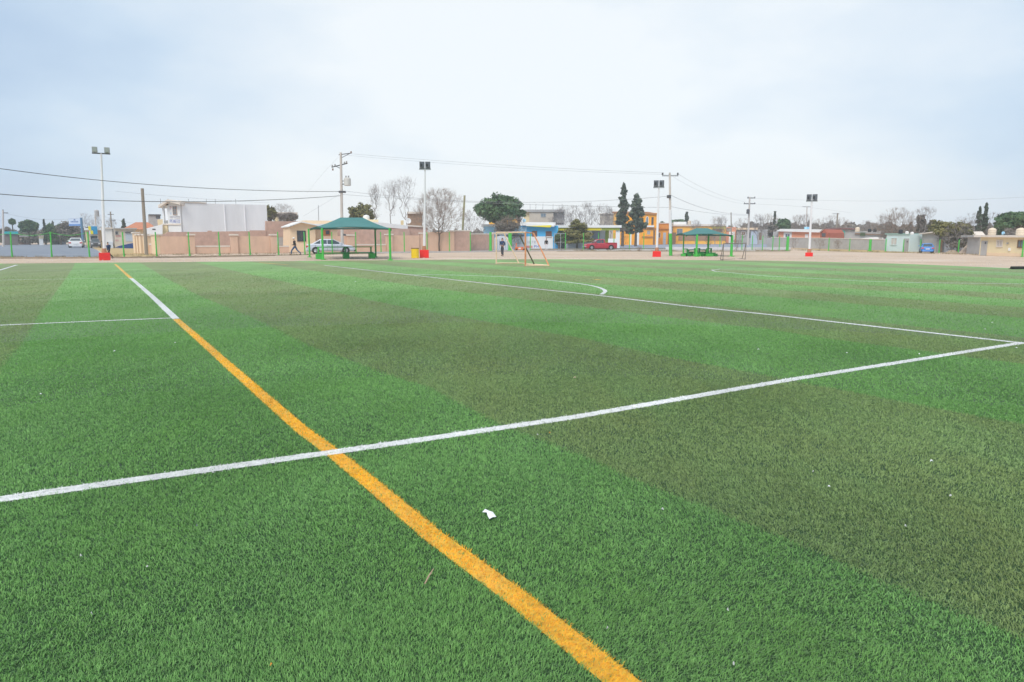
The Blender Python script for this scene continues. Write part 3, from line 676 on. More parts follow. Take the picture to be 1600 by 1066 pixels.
f.box('wall', (827, 331.2, 864.5, 385), BEIGEB, back=7, z0=0); f.box('side_wing', (864.6, 331.4, 882, 385), GREYB, back=6, out=-.8, z0=0); f.box('left_wing', (818, 329, 826.8, 385), CREAM, out=-.4, back=6, z0=0)
f.box('roof', (817, 327.6, 882, 331.4), GREYC, out=.2, back=7.2); f.window((845.5, 334, 852.4, 338.8), GREYC, BLUEG); f.box('ledge', (863, 348.3, 880, 350.8), DSTEEL, out=.3, back=0)
for px in (828, 837, 848, 864, 878):
    u, z = f.P(px, 328); MB().tube((u, .5, z), (u+.03, .5, z+1.0), .03, .02, 5).build('rebar', DSTEEL, f.root)
f = Fac('yellow_band_shop', 'long low shop with a white roof, yellow band and grey shutters behind the red pickup', 'shop', (863, 388.2), (972,))
f.box('wall', (868, 360, 948, 388), GREYW, out=-2.5, back=6, z0=0); f.box('roof', (866, 352.2, 971, 356.0), WHITE, out=.6, back=6)
f.box('yellow_band', (868, 356.2, 939.4, 360.2), YEL, out=.4, back=.1); f.box('olive_band', (940, 356.2, 968, 360), mat('olive_paint', (.33, .40, .06), .6), out=.4, back=.1)
f.box('green_pillar', (946, 360, 951.5, 387), mat('olive_paint', (.33, .40, .06)), out=-1, back=1.4, z0=0)
for a_, b_ in ((921, 924), (962, 968.5)): f.box('pillar', (a_, 358, b_, 388), WHITE, out=.2, back=.3, z0=0)
f.box('low_wall', (883.5, 370.6, 924, 388), GREYW, out=.25, back=-.05, z0=0); f.box('low_wall_end', (950, 373, 962, 388), GREYW, out=.1, back=.1, z0=0)
for a_, b_ in ((886, 918), (926, 938)):
    u0, u1, z0, z1 = f.rect(a_, 361.5, b_, 387); q = MB().box(u0, u1, 2.38, 2.49, 0, z1)
    for k in range(12): q.box(u0, u1, 2.35, 2.385, z1*k/12+.02, z1*k/12+.10)
    q.build('shutter', SHUT, f.root)
f = Fac('metal_gate_frame', 'thin grey steel gate frame in front of the small round bush', 'gate', (866, 389.6), (884, 389.5))
q = MB()
for px in (866.5, 876, 883.5): 
    u, z = f.P(px, 365); q.tube((u, 0, 0), (u, 0, z), .04)
z = f.P(870, 365.3)[1]; q.tube((f.P(866.5, 365)[0], 0, z), (f.P(883.5, 365)[0], 0, z), .035); q.tube((f.P(866.5, 365)[0], 0, z*.45), (f.P(883.5, 365)[0], 0, z*.45), .025); q.build('frame', STEEL, f.root)
f = Fac('grey_render_house', 'plain pale grey block house between the bare trees and the orange house', 'house', (936, 384), (962,))
f.box('wall', (937, 334.8, 958, 384), BEIGEB, back=6, z0=0); f.box('roof', (936, 333.6, 959, 335), CAPW, out=.2, back=6.2)
# orange house
f = Fac('orange_two_storey_house', 'two storey orange house with a tall arched window beside two dark cypresses', 'house', (957, 382.6), (1027,))
f.box('wall', (957.5, 333, 1025.5, 382), ORANGE, back=9, z0=0); f.box('yellow_corner', (957.6, 332.6, 968, 353), ORANGE2, out=.04, back=0)
wallpoly(f, [(956.5, 332.8), (1026.5, 335.6), (1026.5, 333.8), (1014, 331.4), (998, 330.6), (956.5, 330.9)], -.3, 9.2, mat('brown_orange_trim', (.45, .20, .08), .8), 'parapet')
u0, u1, a, b = f.rect(1009, 338, 1013.3, 351); n = 8
poly = [(u0, a), (u1, a)]+[((u0+u1)/2+math.cos(math.pi*i/n)*(u1-u0)/2, b-.6+math.sin(math.pi*i/n)*.6) for i in range(n+1)]
w_ = MB().prism(poly, -.06, .0).build('arched_window', WHITE, f.root)
poly2 = [((x-(u0+u1)/2)*.7+(u0+u1)/2, (z-(a+b)/2)*.85+(a+b)/2) for x, z in poly]; MB().prism(poly2, -.09, -.062).build('pane', BLUEG, w_)
f.window((1018.4, 340, 1020.6, 351), BROWN, DARKW, bars=0); f.box('balcony', (1010, 352.4, 1022, 355.2), WHITE, out=.6, back=0)
f.window((1011, 360.5, 1016, 366.5), ORANGE2, GREYC, bars=0); f.box('string_course', (1000, 357, 1026, 359), mat('brown_orange_trim', (.45, .20, .08)), out=.12, back=0)
f.box('ledge', (1003, 369.4, 1020, 371.2), mat('brown_orange_trim', (.45, .20, .08)), out=.2, back=0); f.box('doorway', (1020.5, 360, 1023.5, 382), BROWN, out=.04, back=0, z0=0)
f.box('gate_pillar', (984.5, 362, 986.8, 382), WHITE, out=2.5, back=-2.1, z0=0); f.box('gate_pillar', (994.5, 362, 998.5, 382), WHITE, out=2.5, back=-2.1, z0=0); 
f = Fac('orange_single_storey_house', 'low orange house with deep fascia and pale blue door beside the two storey house', 'house', (1027, 382), (1061,))
f.box('wall', (1027, 349, 1049, 382), ORANGE, back=8, z0=0); f.box('fascia', (1026, 351, 1047, 358), mat('deep_orange_fascia', (.72, .27, .04), .7), out=.4, back=0); f.box('roof', (1025.5, 348.2, 1052, 349.6), CAPW, out=.3, back=8)
f.window((1029.4, 364, 1031.4, 371), CAPW, BROWN, bars=0); f.door((1036, 363.5, 1040.4, 381), SHUT); f.box('pillar', (1034, 371, 1035.6, 382), ORANGE, out=.3, back=0, z0=0)
f.box('dark_recess', (1043.5, 363.5, 1056, 381), BROWN, out=.2, back=4, z0=0)
f = Fac('amber_row_house', 'long amber row house with white roof line above the second teal canopy', 'house', (1049, 381.4), (1142,))
f.box('wall', (1051, 353.4, 1134, 381), ORANGE2, back=8, z0=0); f.box('roof', (1049, 350.8, 1134, 353.6), CAPW, out=.3, back=8.3); f.box('upper_band', (1112, 353.8, 1134.5, 357.6), YEL, out=.05, back=0)
f.box('arch_opening', (1113, 357.4, 1129, 363), BROWN, out=.06, back=0); f.box('lower_band', (1060, 367.5, 1134, 376), mat('brown_wall_base', (.36, .22, .14), .9), out=.1, back=0)
f.box('white_roof', (1052, 346.6, 1072, 351), WHITE, out=-1, back=6); tank(1077, 344.6, 351, 5.6, 168, 'small cream water tank on the amber row house roof')
f.window((1058, 358, 1066, 366), GREYC, BLUEG)
f = Fac('coral_small_house', 'small coral orange house front with round vent at the end of the amber row', 'house', (1134, 381), (1152,))
f.box('wall', (1134.5, 355, 1150, 381), CORAL, back=6, z0=0); f.window((1136, 357, 1142, 361.4), BROWN, GREYC); f.box('pale_front', (1139, 362, 1148, 376), GREYW, out=.2, back=0, z0=0)
f = Fac('grey_flat_house', 'low grey flat roofed house with peach roof edge behind the double crossarm pole', 'house', (1150, 381.2), (1204,))
f.box('wall', (1151, 358.6, 1202, 381), GREYC, back=7, z0=0); f.box('roof', (1150, 356, 1184, 359.2), PEACH, out=.4, back=7.3); f.box('blue_gate', (1173, 361, 1184, 375), SHUT, out=.06, back=0, z0=0)
f.window((1159, 362, 1164, 368), GREYW, BROWN); f.box('dark_door', (1170, 363, 1173, 372), DSTEEL, out=.05, back=0); f.box('red_door', (1186, 364, 1190, 375), BROWN, out=.05, back=0)
f = Fac('coral_house', 'coral orange house with a broad white roof behind the grey perimeter wall', 'house', (1205, 386.6), (1292, 387.6))
f.box('wall', (1216, 362, 1281, 387), CORAL, back=7, z0=0); wallpoly(f, [(1214, 361.6), (1282, 363.4), (1287, 358.6), (1222, 357.8)], -.5, 4, WHITE, 'roof')
wallpoly(f, [(1281, 387), (1293, 387), (1293, 364), (1288, 358.5), (1281, 363.4)], .05, 6, mat('dark_coral_wall', (.42, .12, .08), .8), 'gable_wall'); f.window((1227.5, 366, 1234, 371.4), WHITE, BLUEG, t=.3)
f.box('white_door', (1258, 366, 1263, 372), WHITE, out=.05, back=0); f.box('left_room', (1205, 362, 1215.6, 386), GREYC, out=-.5, back=5, z0=0); f.box('roof_box', (1247.5, 354.5, 1251, 358), SKYB, out=-2, back=3)
f.box('dark_opening', (1284, 364.5, 1290, 370), DSTEEL, out=.02, back=0)
# long grey perimeter wall on the right
f = Fac('grey_perimeter_wall', 'long grey block perimeter wall running behind the right hand green posts', 'wall', (1198, 386.8), (1386, 391.6))
wallpoly(f, [(1198, 386), (1382.5, 391.5), (1382.5, 374.4), (1290, 372.4), (1205, 371.5), (1198, 372)], 0, .25, GREYB); wallpoly(f, [(1205, 370.8), (1290, 371.8), (1382.5, 373.8), (1382.5, 374.9), (1290, 372.9), (1205, 371.9)], -.04, .29, CAPW, 'coping')
f = Fac('dark_roof_sheds', 'row of low sheds with a long dark roof and green panels above the grey wall', 'shed', (1288, 385.6), (1378,))
f.box('wall', (1290, 361.4, 1376, 386), GREYC, back=6, z0=0); wallpoly(f, [(1289, 357.2), (1312, 356.2), (1336, 357), (1336, 358.8), (1312, 358.2), (1289, 359.4)], -.4, 6, mat('dark_red_roof', (.20, .10, .10), .8), 'roof')
wallpoly(f, [(1336, 364.2), (1380, 366.4), (1380, 368), (1336, 366)], -.3, 5, BROWN, 'low_roof'); f.box('green_panel', (1292, 361, 1318, 367.4), DARKG, out=.05, back=0); f.box('green_door', (1316.6, 360.6, 1320, 370), mat('teal_door', (.05, .36, .30), .6), out=.1, back=0)
f.box('green_hedge_panel', (1344, 363.4, 1352, 368.6), LEAFM, out=.3, back=0)
wallpoly(f, [(1343.6, 372.6), (1382, 374.6), (1380, 371.6), (1368, 370.6)], -1.2, 1, WHITE, 'white_lean_to')
tank(1339.5, 355, 362.4, 6.6, 96, 'cream water tank above the long dark shed roof')
tank(1358.5, 357.4, 363, 5, 92, 'left one of two small black water tanks behind the grey wall', TANKK); tank(1367, 357.4, 363, 5, 92, 'right one of two small black water tanks behind the grey wall', TANKK)
# mint shed
f = Fac('mint_shed', 'small mint green shed with a boarded window and slatted grey door', 'shed', (1384.5, 392.8), (1421.5, 393.6))
A_, B_ = f.B, G(1431, 391)
f.box('wall', (1384.5, 366, 1421.6, 393), MINT, back=5.2, z0=0); f.box('roof_edge', (1383.8, 364.9, 1422.6, 366.4), mat('mint_trim', (.30, .50, .46), .7), out=.12, back=5.5)
f.window((1393, 372.5, 1401.2, 382.4), MINT, mat('boarded_window', (.55, .50, .46), .7), bars=1); f.door((1411.8, 372.8, 1420, 391.5), GREYC, lines=9)
f.box('left_jamb', (1383.3, 372, 1384.6, 392.8), mat('mint_trim', (.30, .50, .46)), out=.05, back=.3, z0=0)
tank(1407, 358.6, 365.6, 6, 62, 'black water tank behind the mint shed roof', TANKK); tank(1417, 361.4, 365.8, 5, 60, 'low white water tank left of another on the mint shed', WHITE); tank(1425, 362.6, 366.5, 5, 60, 'low white water tank at the right end of the mint shed roof', WHITE)
# garage
f = Fac('grey_garage', 'grey open fronted carport with a sloping white roof edge behind the blue car', 'garage', (1441, 393.6), (1474, 394.6))
wallpoly(f, [(1441, 393), (1466.6, 394), (1466.6, 368), (1462, 362.8), (1441, 365.4)], 0, 5, GREYC); wallpoly(f, [(1439.6, 365), (1462.6, 361.8), (1467.5, 368.2), (1462, 363.8), (1439.6, 366.4)], -.3, 5.3, CAPW, 'roof')
f.box('block_infill', (1444, 372.6, 1464, 393.4), GREYB, out=.06, back=0, z0=0); f.box('side_wall', (1466.8, 370, 1476, 394), GREYW, out=-.6, back=4, z0=0)
for k in range(7): f.box('course', (1444.2, 373.4+k*2.8, 1463.8, 373.8+k*2.8), GREYC, out=.075, back=-.05)
f.box('red_post', (1478, 374, 1479.4, 395.6), BROWN, out=.6, back=-.5, z0=0)
f = Fac('side_fence_wall', 'short green and grey wall between the mint shed and the carport', 'wall', (1429, 391.6), (1441, 392.4))
f.box('wall', (1429.5, 377.5, 1441, 392), GREYC, back=.2, z0=0); f.box('green_top', (1436, 375, 1441, 392), mat('pale_green_paint', (.30, .50, .34), .7), out=.1, back=-.02, z0=0)
# cream house at right
f = Fac('cream_house', 'long cream single storey house with grey door and two windows at the right edge', 'house', (1530.5, 399.2), (1640, 402.6))
f.box('wall', (1531, 370.4, 1640, 400), CREAM, back=6.5, z0=0); wallpoly(f, [(1527, 370.6), (1640, 371.6), (1640, 368.4), (1527, 367.8)], -.35, 6.8, CAPW, 'roof')
f.door((1533, 376.4, 1542.6, 396.8), GREYB, lines=3); f.window((1558.5, 376.6, 1566, 385), CAPW, mat('boarded_window', (.4, .4, .4)), bars=1); f.window((1591.5, 376.6, 1598.5, 386), BROWN, BLUEG, bars=1)
f.box('meter_box', (1574.4, 379, 1576, 381.6), GREYC, out=.12, back=0); f.box('lamp', (1577, 387.5, 1579.4, 392), GREYW, out=.1, back=0); f.box('plinth', (1542, 396, 1640, 402), PEACH, out=.04, back=0, z0=0)
for (a_, b_, c_) in ((1549.6, 11, 'left'), (1594.5, 13, 'right')):
    tank(a_, 356.2, 368.4, b_, 62 if c_ == 'left' else 58, 'cream round water tank on the %s of the cream house roof' % ('left end' if c_ == 'left' else 'far right part'))
f = Fac('brick_store', 'low weathered store with sagging roof behind the dry bush left of the cream house', 'shed', (1500, 396), (1532, 397.6))
f.box('wall', (1511, 371, 1531, 396), GREYB, back=4, z0=0); f.box('roof', (1509, 367.6, 1532, 371), GREYC, out=.4, back=4.3)
f = Fac('grey_roof_hut', 'dark roofed hut just behind the blue car and mint shed', 'hut', (1431, 390.6), (1443, 391))
f.box('wall', (1431, 368, 1442.5, 390), BEIGEB, back=3, z0=0); f.box('roof', (1430, 366, 1443.5, 368.2), GREYC, out=.2, back=3.2)
# far left turquoise building and small sheds
f = Fac('turquoise_building', 'low turquoise roadside building far behind the left green posts', 'building', (6, 383.2), (29,))
f.box('wall', (6.5, 365.8, 28, 383), mat('dim_brown_wall', (.20, .165, .15), .9), back=6, z0=0); f.box('fascia', (6, 361.8, 28.5, 366), TURQ, out=.3, back=6.2)
f = Fac('tan_kiosk', 'tiny tan kiosk with a white lower half beyond the road', 'kiosk', (60, 383.2), (68.5,))
f.box('wall', (61, 372.6, 67.6, 382), WHITE, back=2, z0=0); f.box('upper_wall', (60.6, 369, 68, 372.8), CREAM, out=.1, back=2.1); f.box('roof', (60, 368.2, 68.6, 369.2), CAPW, out=.3, back=2.3)
f = Fac('grey_roof_sheds', 'low grey roofed sheds beyond the road behind the white car', 'shed', (68, 382.2), (104,))
f.box('wall', (80, 371, 103, 382), GREYC, back=4, z0=0); wallpoly(f, [(78, 371.4), (104, 371.4), (99, 366), (88, 364.6)], -.4, 4.3, mat('blue_grey_roof', (.25, .27, .32), .7), 'roof'); 
f = Fac('brick_hut', 'small reddish hut on the far side of the road near the turquoise building', 'hut', (30, 382.2), (48,))
f.box('wall', (31, 370, 47, 382), mat('dull_brick', (.30, .17, .13), .9), back=4, z0=0); f.box('roof', (30, 368, 48, 370.2), GREYC, out=.3, back=4.3)
f = Fac('hedge_house', 'grey house with pale roof line in the trees above the pink yard wall', 'house', (434, 387), (466,))
f.box('wall', (436, 333.6, 463, 387), GREYC, back=5, z0=0); f.box('roof', (434.5, 331.8, 465, 333.8), CAPW, out=.3, back=5.3); f.box('side_room', (430, 333, 435.8, 387), CREAM, out=-.5, back=4, z0=0)
f = Fac('brown_roof_house', 'brown house top behind the large satellite dish', 'house', (636, 386), (662,))
f.box('wall', (637, 334, 660, 386), mat('brown_wall', (.33, .21, .14), .9), back=5, z0=0); f.box('roof', (636, 331.2, 661.5, 334.2), CAPW, out=.3, back=5.3)
# ------------------------------------------------------------------ poles and wires
def lean_pole(name, label, cat, base, top, r0, r1, m, group=None, pole='pole', n=10):
    b = G(*base); t = AT(top[0], top[1], b.y); root = tag(empty(name, b), label, cat, group)
    MB().tube((0, 0, -.1), t-b, r0, r1, n).build(pole, m, root, smooth=False); root['hx'] = 0
    del root['hx']; return root, b, t-b
def lamp(base, top, dark, label, rbox, tilt):
    b = G(*base); t = AT(top[0], top[1], b.y)-b; s = 1.0
    az = math.atan2(b.x, b.y); t = Matrix.Rotation(az, 3, 'Z') @ t
    root = tag(empty('floodlight_pole', b, -az), label, 'floodlight', 'floodlight poles beside the field')
    MB().tube((0, 0, .3), t*.55+Vector((0, 0, .1)), .10, .085, 12).tube(t*.55, t, .085, .06, 12).build('pole', LAMPW, root)
    w, h = rbox
    MB().box(-w/2, w/2, -.30, .30, -.05, h).build('base_block', RED, root, bevel=.03)
    MB().tube((0, 0, h), (0, 0, h+.3), .16, .13, 12).build('collar', mat('rusty_collar', (.45, .22, .12), .8), root)
    MB().box(t.x-(.42 if dark else .54), t.x+(.42 if dark else .54), t.y-.04, t.y+.04, t.z-.04, t.z+.04).build('crossarm', DSTEEL, root)
    for sx in (-1, 1):
        cx = t.x+sx*(.36 if not dark else .215); hw_ = .165 if not dark else .19; hh_ = .42 if not dark else .50; m = MB()
        m.box(cx-hw_, cx+hw_, t.y-.12, t.y+.10, t.z+.06, t.z+hh_); m.tube((cx, t.y, t.z), (cx, t.y, t.z+.1), .05)
        hd = m.build('floodlight_head', STEEL if not dark else DSTEEL, root, bevel=.03)
        MB().box(cx-hw_+.03, cx+hw_-.03, t.y-.14, t.y-.118, t.z+.09, t.z+hh_-.03).build('lens', LAMPG if not dark else mat('dark_lens', (.12, .13, .15), .2, spec=.6), hd)
        if dark: MB().box(cx-.12, cx+.02, t.y-.155, t.y-.142, t.z+.14, t.z+.34).build('lamp_shade', BLACK, hd)
    if dark: MB().box(t.x-.44, t.x+.44, t.y-.1, t.y+.1, t.z-.10, t.z-.04).build('tray', STEEL, root)
    return root
lamp((164, 406.5), (158, 240), False, 'tall white floodlight pole with two separate lamps on a red block before the road', (.68, .50), 0)
lamp((663, 402.8), (664, 263.5), True, 'white floodlight pole on a red block beside the yellow barrel', (.70, .60), 0)
lamp((1026, 401.2), (1029.5, 292), True, 'white floodlight pole on a red block left of the second teal canopy', (.66, .44), 0)
lamp((1264, 400.5), (1268.5, 313.5), True, 'white floodlight pole on a red block in front of the coral house', (.58, .30), 0)
def insul(m, x, y, z): m.lathe([(.05, 0), (.09, .05), (.05, .09), (.085, .14), (.04, .2)], (x, y, z), 8)
# big pole with transformer
r, b, t = lean_pole('utility_pole', 'tall concrete utility pole with a pale transformer can rising behind the first teal canopy', 'utility pole', (535, 396), (532.5, 238.5), .155, .11, POLEC)
P1 = (b, t)
def zat(py, px=533): return AT(px, py, b.y).z
q = MB(); q.tube((t.x-.2, 0, zat(242)), (t.x+1.05, -.1, zat(239.5)), .04).tube((t.x, 0, zat(247)), (t.x+.9, -.1, zat(240)), .03); q.build('top_bracket', DSTEEL, r)
q = MB(); q.tube((t.x-.85, -.3, zat(262)), (t.x+.55, .2, zat(255)), .05).tube((t.x, 0, zat(264)), (t.x-.5, -.2, zat(260)), .03); q.build('crossarm', DSTEEL, r)
for x in (-.8, -.55, .3, .5):
    q = MB(); insul(q, t.x+x, -.3*(x < 0)*abs(x)+.1*(x > 0), zat(262)+(x+.85)/1.4*(zat(255)-zat(262))+.02); q.build('insulator', GREYC, r)
q = MB(); insul(q, t.x-.75, -.28, zat(267)); insul(q, t.x+1.0, -.1, zat(240)); q.build('insulator', mat('glazed_insulator', (.25, .14, .10), .4), r)
c_ = AT(543, 289.5, b.y)-b; q = MB().lathe([(.30, 0), (.33, .05), (.33, .62), (.30, .72), (.08, .78)], (c_.x, 0, c_.z-.05), 16); tr = q.build('transformer', mat('pale_transformer', (.62, .60, .56), .5), r, smooth=False)
q = MB(); insul(q, c_.x-.12, 0, c_.z+.7); insul(q, c_.x+.12, 0, c_.z+.7); q.build('bushing', GREYC, tr)
MB().tube((t.x, 0, c_.z+.1), (c_.x-.3, 0, c_.z+.1), .05).tube((t.x, 0, zat(283)), (c_.x-.3, 0, zat(283)), .04).build('bracket', DSTEEL, r)
MB().box(t.x-.3, t.x+.32, -.18, .18, zat(301.5), zat(298.5)).build('clamp', DSTEEL, r); MB().box(.22, .42, -.25, -.05, zat(368.5), zat(365.5)).build('meter_box', DSTEEL, r)
# others
r, b2, t2 = lean_pole('utility_pole', 'white topped utility pole with a long single crossarm and green painted foot', 'utility pole', (1048, 399.6), (1046.5, 270.5), .12, .08, POLEC)
MB().tube((0, 0, 0), t2*.272, .15, .135, 12).build('green_foot', GREEN, r); MB().tube(t2*.272, t2*.56, .125, .115, 12).build('white_band', LAMPW, r)
z = t2.z-.15; q = MB().box(t2.x-.62, t2.x+.72, -.05, .05, z-.12, z-.02); q.build('crossarm', STEEL, r)
for x in (-.6, 0, .68):
    q = MB(); insul(q, t2.x+x, 0, z-.02); q.build('insulator', DSTEEL, r)
MB().box(t2.x-.14, t2.x+.14, -.2, .2, t2.z*.70, t2.z*.735).build('clamp', DSTEEL, r)
r, b3, t3 = lean_pole('utility_pole', 'distant utility pole with two stacked crossarms right of the second teal canopy', 'utility pole', (1168.5, 383.5), (1171.5, 308), .2, .14, POLEC)
sc = b3.y/1085
for py, a_, c_ in ((309.5, 3.5, 8.5), (318.5, 8.5, 9)): 
    z = AT(1171, py, b3.y).z; q = MB().box(t3.x-a_*sc, t3.x+c_*sc, -.08, .08, z-.08, z+.08); insul(q, t3.x-a_*sc+.1, 0, z+.05); insul(q, t3.x+c_*sc-.1, 0, z+.05); q.build('crossarm', DSTEEL, r)
z = AT(1171, 331, b3.y).z; MB().lathe([(.28, -.4), (.3, .35), (.1, .5)], (t3.x-.3, -.3, z), 10).build('transformer', DSTEEL, r)
r, b4, t4 = lean_pole('utility_pole', 'far off thin pole with one wide crossarm left of the coral house lamp pole', 'utility pole', (1259, 382), (1261, 322.5), .14, .1, POLEC)
z = t4.z; MB().box(t4.x-.95, t4.x+.95, -.06, .06, z-.12, z).build('crossarm', STEEL, r)
r, b5, t5 = lean_pole('utility_pole', 'far off dark topped pole with a crossarm above the long dark shed roof', 'utility pole', (1305.5, 384), (1308.8, 333), .14, .12, POLEW)
MB().box(t5.x-.9, t5.x+.3, -.06, .06, t5.z-.2, t5.z-.08).build('crossarm', STEEL, r)
lean_pole('bare_pole', 'thin bare dark pole beyond the right tip of the second teal canopy', 'pole', (1143, 384), (1142.3, 332), .12, .08, POLEW)
r, b0, t0 = lean_pole('utility_pole', 'small distant utility pole at the left end of the road with a short crossarm', 'utility pole', (5.2, 385.6), (4.6, 328.5), .17, .12, POLEC)
MB().box(t0.x-.05, t0.x+.75, -.06, .06, t0.z-.5, t0.z-.38).build('crossarm', DSTEEL, r); q = MB(); insul(q, t0.x, 0, t0.z-.1); q.build('insulator', DSTEEL, r)
r, b6, t6 = lean_pole('utility_pole', 'distant pole with a can transformer above the blue and yellow shop sign', 'utility pole', (150.5, 384.5), (148.6, 329), .17, .12, POLEC)
z = AT(150, 334, b6.y).z; MB().lathe([(.3, -.5), (.32, .5), (.1, .65)], (t6.x+.35, -.1, z), 10).build('transformer', GREYC, r)
r, b7, t7 = lean_pole('utility_pole', 'thin dark pole with a crossarm behind the cream workshop', 'utility pole', (176, 384.5), (172.6, 331), .14, .1, POLEW)
MB().box(t7.x-.2, t7.x+.75, -.06, .06, t7.z-1.5, t7.z-1.38).box(t7.x-.5, t7.x+.5, -.06, .06, t7.z-.5, t7.z-.4).build('crossarm', DSTEEL, r)
lean_pole('wooden_pole', 'weathered wooden pole leaning left in front of the peach gate pillars', 'pole', (229, 398.4), (222.2, 294.5), .15, .125, POLEW)
lean_pole('wooden_pole', 'yellowish lichen covered pole leaning right in front of the pink walls', 'pole', (721, 391.2), (726, 305.5), .14, .12, POLEG)
lean_pole('sign_post', 'slim blue grey post just right of the yellowish leaning pole', 'post', (728, 391.4), (728.6, 357.5), .07, .07, mat('blue_grey_post', (.30, .36, .42), .5))
lean_pole('antenna_mast', 'thin grey mast standing on the peach gable house roof', 'mast', (498, 393), (497.6, 321), .05, .035, STEEL, n=6)
r, b8, t8 = lean_pole('sign_tower', 'white and blue roadside billboard hanging left of a slanted blue pole', 'billboard', (130, 384.2), (126.8, 340.5), .22, .2, mat('blue_sign_pole', (.10, .22, .36), .5))
A0 = AT(108.5, 353.2, b8.y)-b8; A1 = AT(125.6, 341.2, b8.y)-b8
pn = MB().box(A0.x, A1.x, -.12, .1, A0.z, A1.z).build('sign_panel', SIGNW, r)
MB().box(A0.x, A1.x, -.15, -.121, A0.z, A0.z+(A1.z-A0.z)*.26).build('blue_band', mat('sign_mid_blue', (.16, .30, .60), .5), pn)
q = MB(); w_ = A1.x-A0.x; h_ = A1.z-A0.z
q.prism([(A0.x+w_*.42, A0.z+h_*.72), (A0.x+w_*.62, A0.z+h_*.72), (A0.x+w_*.56, A0.z+h_*.88), (A0.x+w_*.48, A0.z+h_*.88)], -.14, -.121)
for i in range(6): q.box(A0.x+w_*(.18+.11*i), A0.x+w_*(.255+.11*i), -.14, -.121, A0.z+h_*.46, A0.z+h_*(.64 if i % 2 else .60))
q.build('lettering', SIGNB, pn)
def wire(label, pts, d0, d1, r=.022, group='overhead power lines', sag=None):
    """pts: pixels; depth runs from d0 to d1"""
    thick_ = r > .0255; r = r*.8 if thick_ else r*.6
    xs = [p[0] for p in pts]; ys = [p[1] for p in pts]; n = 26; P = []
    # smooth interpolation through the given points (quadratic least squares keeps a natural sag)
    k = min(len(pts)-1, 2); co = np.polyfit(xs, ys, k)
    for i in range(n+1):
        x = xs[0]+(xs[-1]-xs[0])*i/n; y = np.polyval(co, x); w = i/n
        P.append(AT(x, y, 1/((1-w)/d0+w/d1)))
    base = P[0].copy(); o = MB().path([p-base for p in P], r, 4).build('power_line', mat('black_cable', (.09, .09, .095), .6) if thick_ else mat('grey_cable', (.24, .25, .27), .6), None); o.location = base
    return tag(o, label, 'cable', group)
d1 = b.y; d2 = b2.y; d3 = b3.y
wire('upper thick cable sagging from the left edge of the sky to the transformer pole', [(-160, 241), (0, 258.5), (94, 274), (200, 287.5), (294, 294.5), (400, 300), (533, 297)], 38, d1, .026)
wire('lower thick cable running from the left edge past the white hall to the transformer pole', [(-160, 288), (0, 300), (100, 309.5), (200, 315), (300, 317), (420, 314.5), (533, 304)], 38, d1, .028)
wire('thin faint cable under the two thick cables above the white hall roof', [(180, 299.5), (240, 303.5), (320, 312), (420, 317)], 60, 75, .012)
wire('upper of two thin high wires between the transformer pole and the crossarm pole', [(551, 240.5), (640, 248), (760, 256.5), (900, 264), (1038, 270.5)], d1, d2, .013)
wire('lower of two thin high wires between the transformer pole and the crossarm pole', [(540, 243), (640, 250.5), (760, 260), (900, 268), (1040, 272.5)], d1, d2, .011)
wire('upper mid height cable crossing behind the bare trees toward the crossarm pole', [(536, 299), (640, 308), (760, 315), (880, 316.5), (980, 312), (1046, 306)], d1, d2, .02)
wire('lower mid height cable crossing behind the bare trees toward the crossarm pole', [(536, 304.5), (640, 310), (760, 318), (880, 321.5), (980, 323), (1047, 324.5)], d1, d2, .02)
wire('thin high wire falling from the crossarm pole toward the distant double crossarm pole', [(1060, 272), (1100, 295), (1140, 309), (1171, 317)], d2, d3, .015)
wire('second thin wire falling from the crossarm pole just under the first', [(1053, 277), (1090, 297), (1130, 312), (1165, 319)], d2, d3, .013)
wire('dark cable sagging from the clamp of the crossarm pole over the second canopy', [(1049, 307), (1070, 312), (1100, 327), (1130, 333), (1170, 335)], d2, d3, .025)
wire('lowest cable between the crossarm pole and the double crossarm pole', [(1049, 323), (1080, 329), (1120, 334), (1170, 337)], d2, d3, .02)
wire('long faint wire over the grey wall and mint shed toward the right edge', [(1171, 310), (1260, 312), (1400, 314.5), (1500, 312.5), (1680, 303)], d3, 90, .018)
wire('faint lower wire over the coral house', [(1175, 319), (1260, 324), (1330, 333)], d3, 160, .018)
wire('low wire running from the small left pole over the far trees', [(5, 332), (40, 340), (80, 343.5), (148, 336)], b0.y, b6.y, .022)
wire('short wire between the two poles behind the cream workshop', [(149, 334), (172, 341), (240, 352)], b6.y, b6.y, .02)
wire('slack service wire dropping left from the transformer pole top', [(529, 245), (512, 264), (499, 277), (480, 302)], d1, 80, .011)
wire('service wire dropping from the clamp to the roof mast of the peach house', [(531, 303), (515, 315), (498, 322.5), (474, 338)], d1, 72, .012)
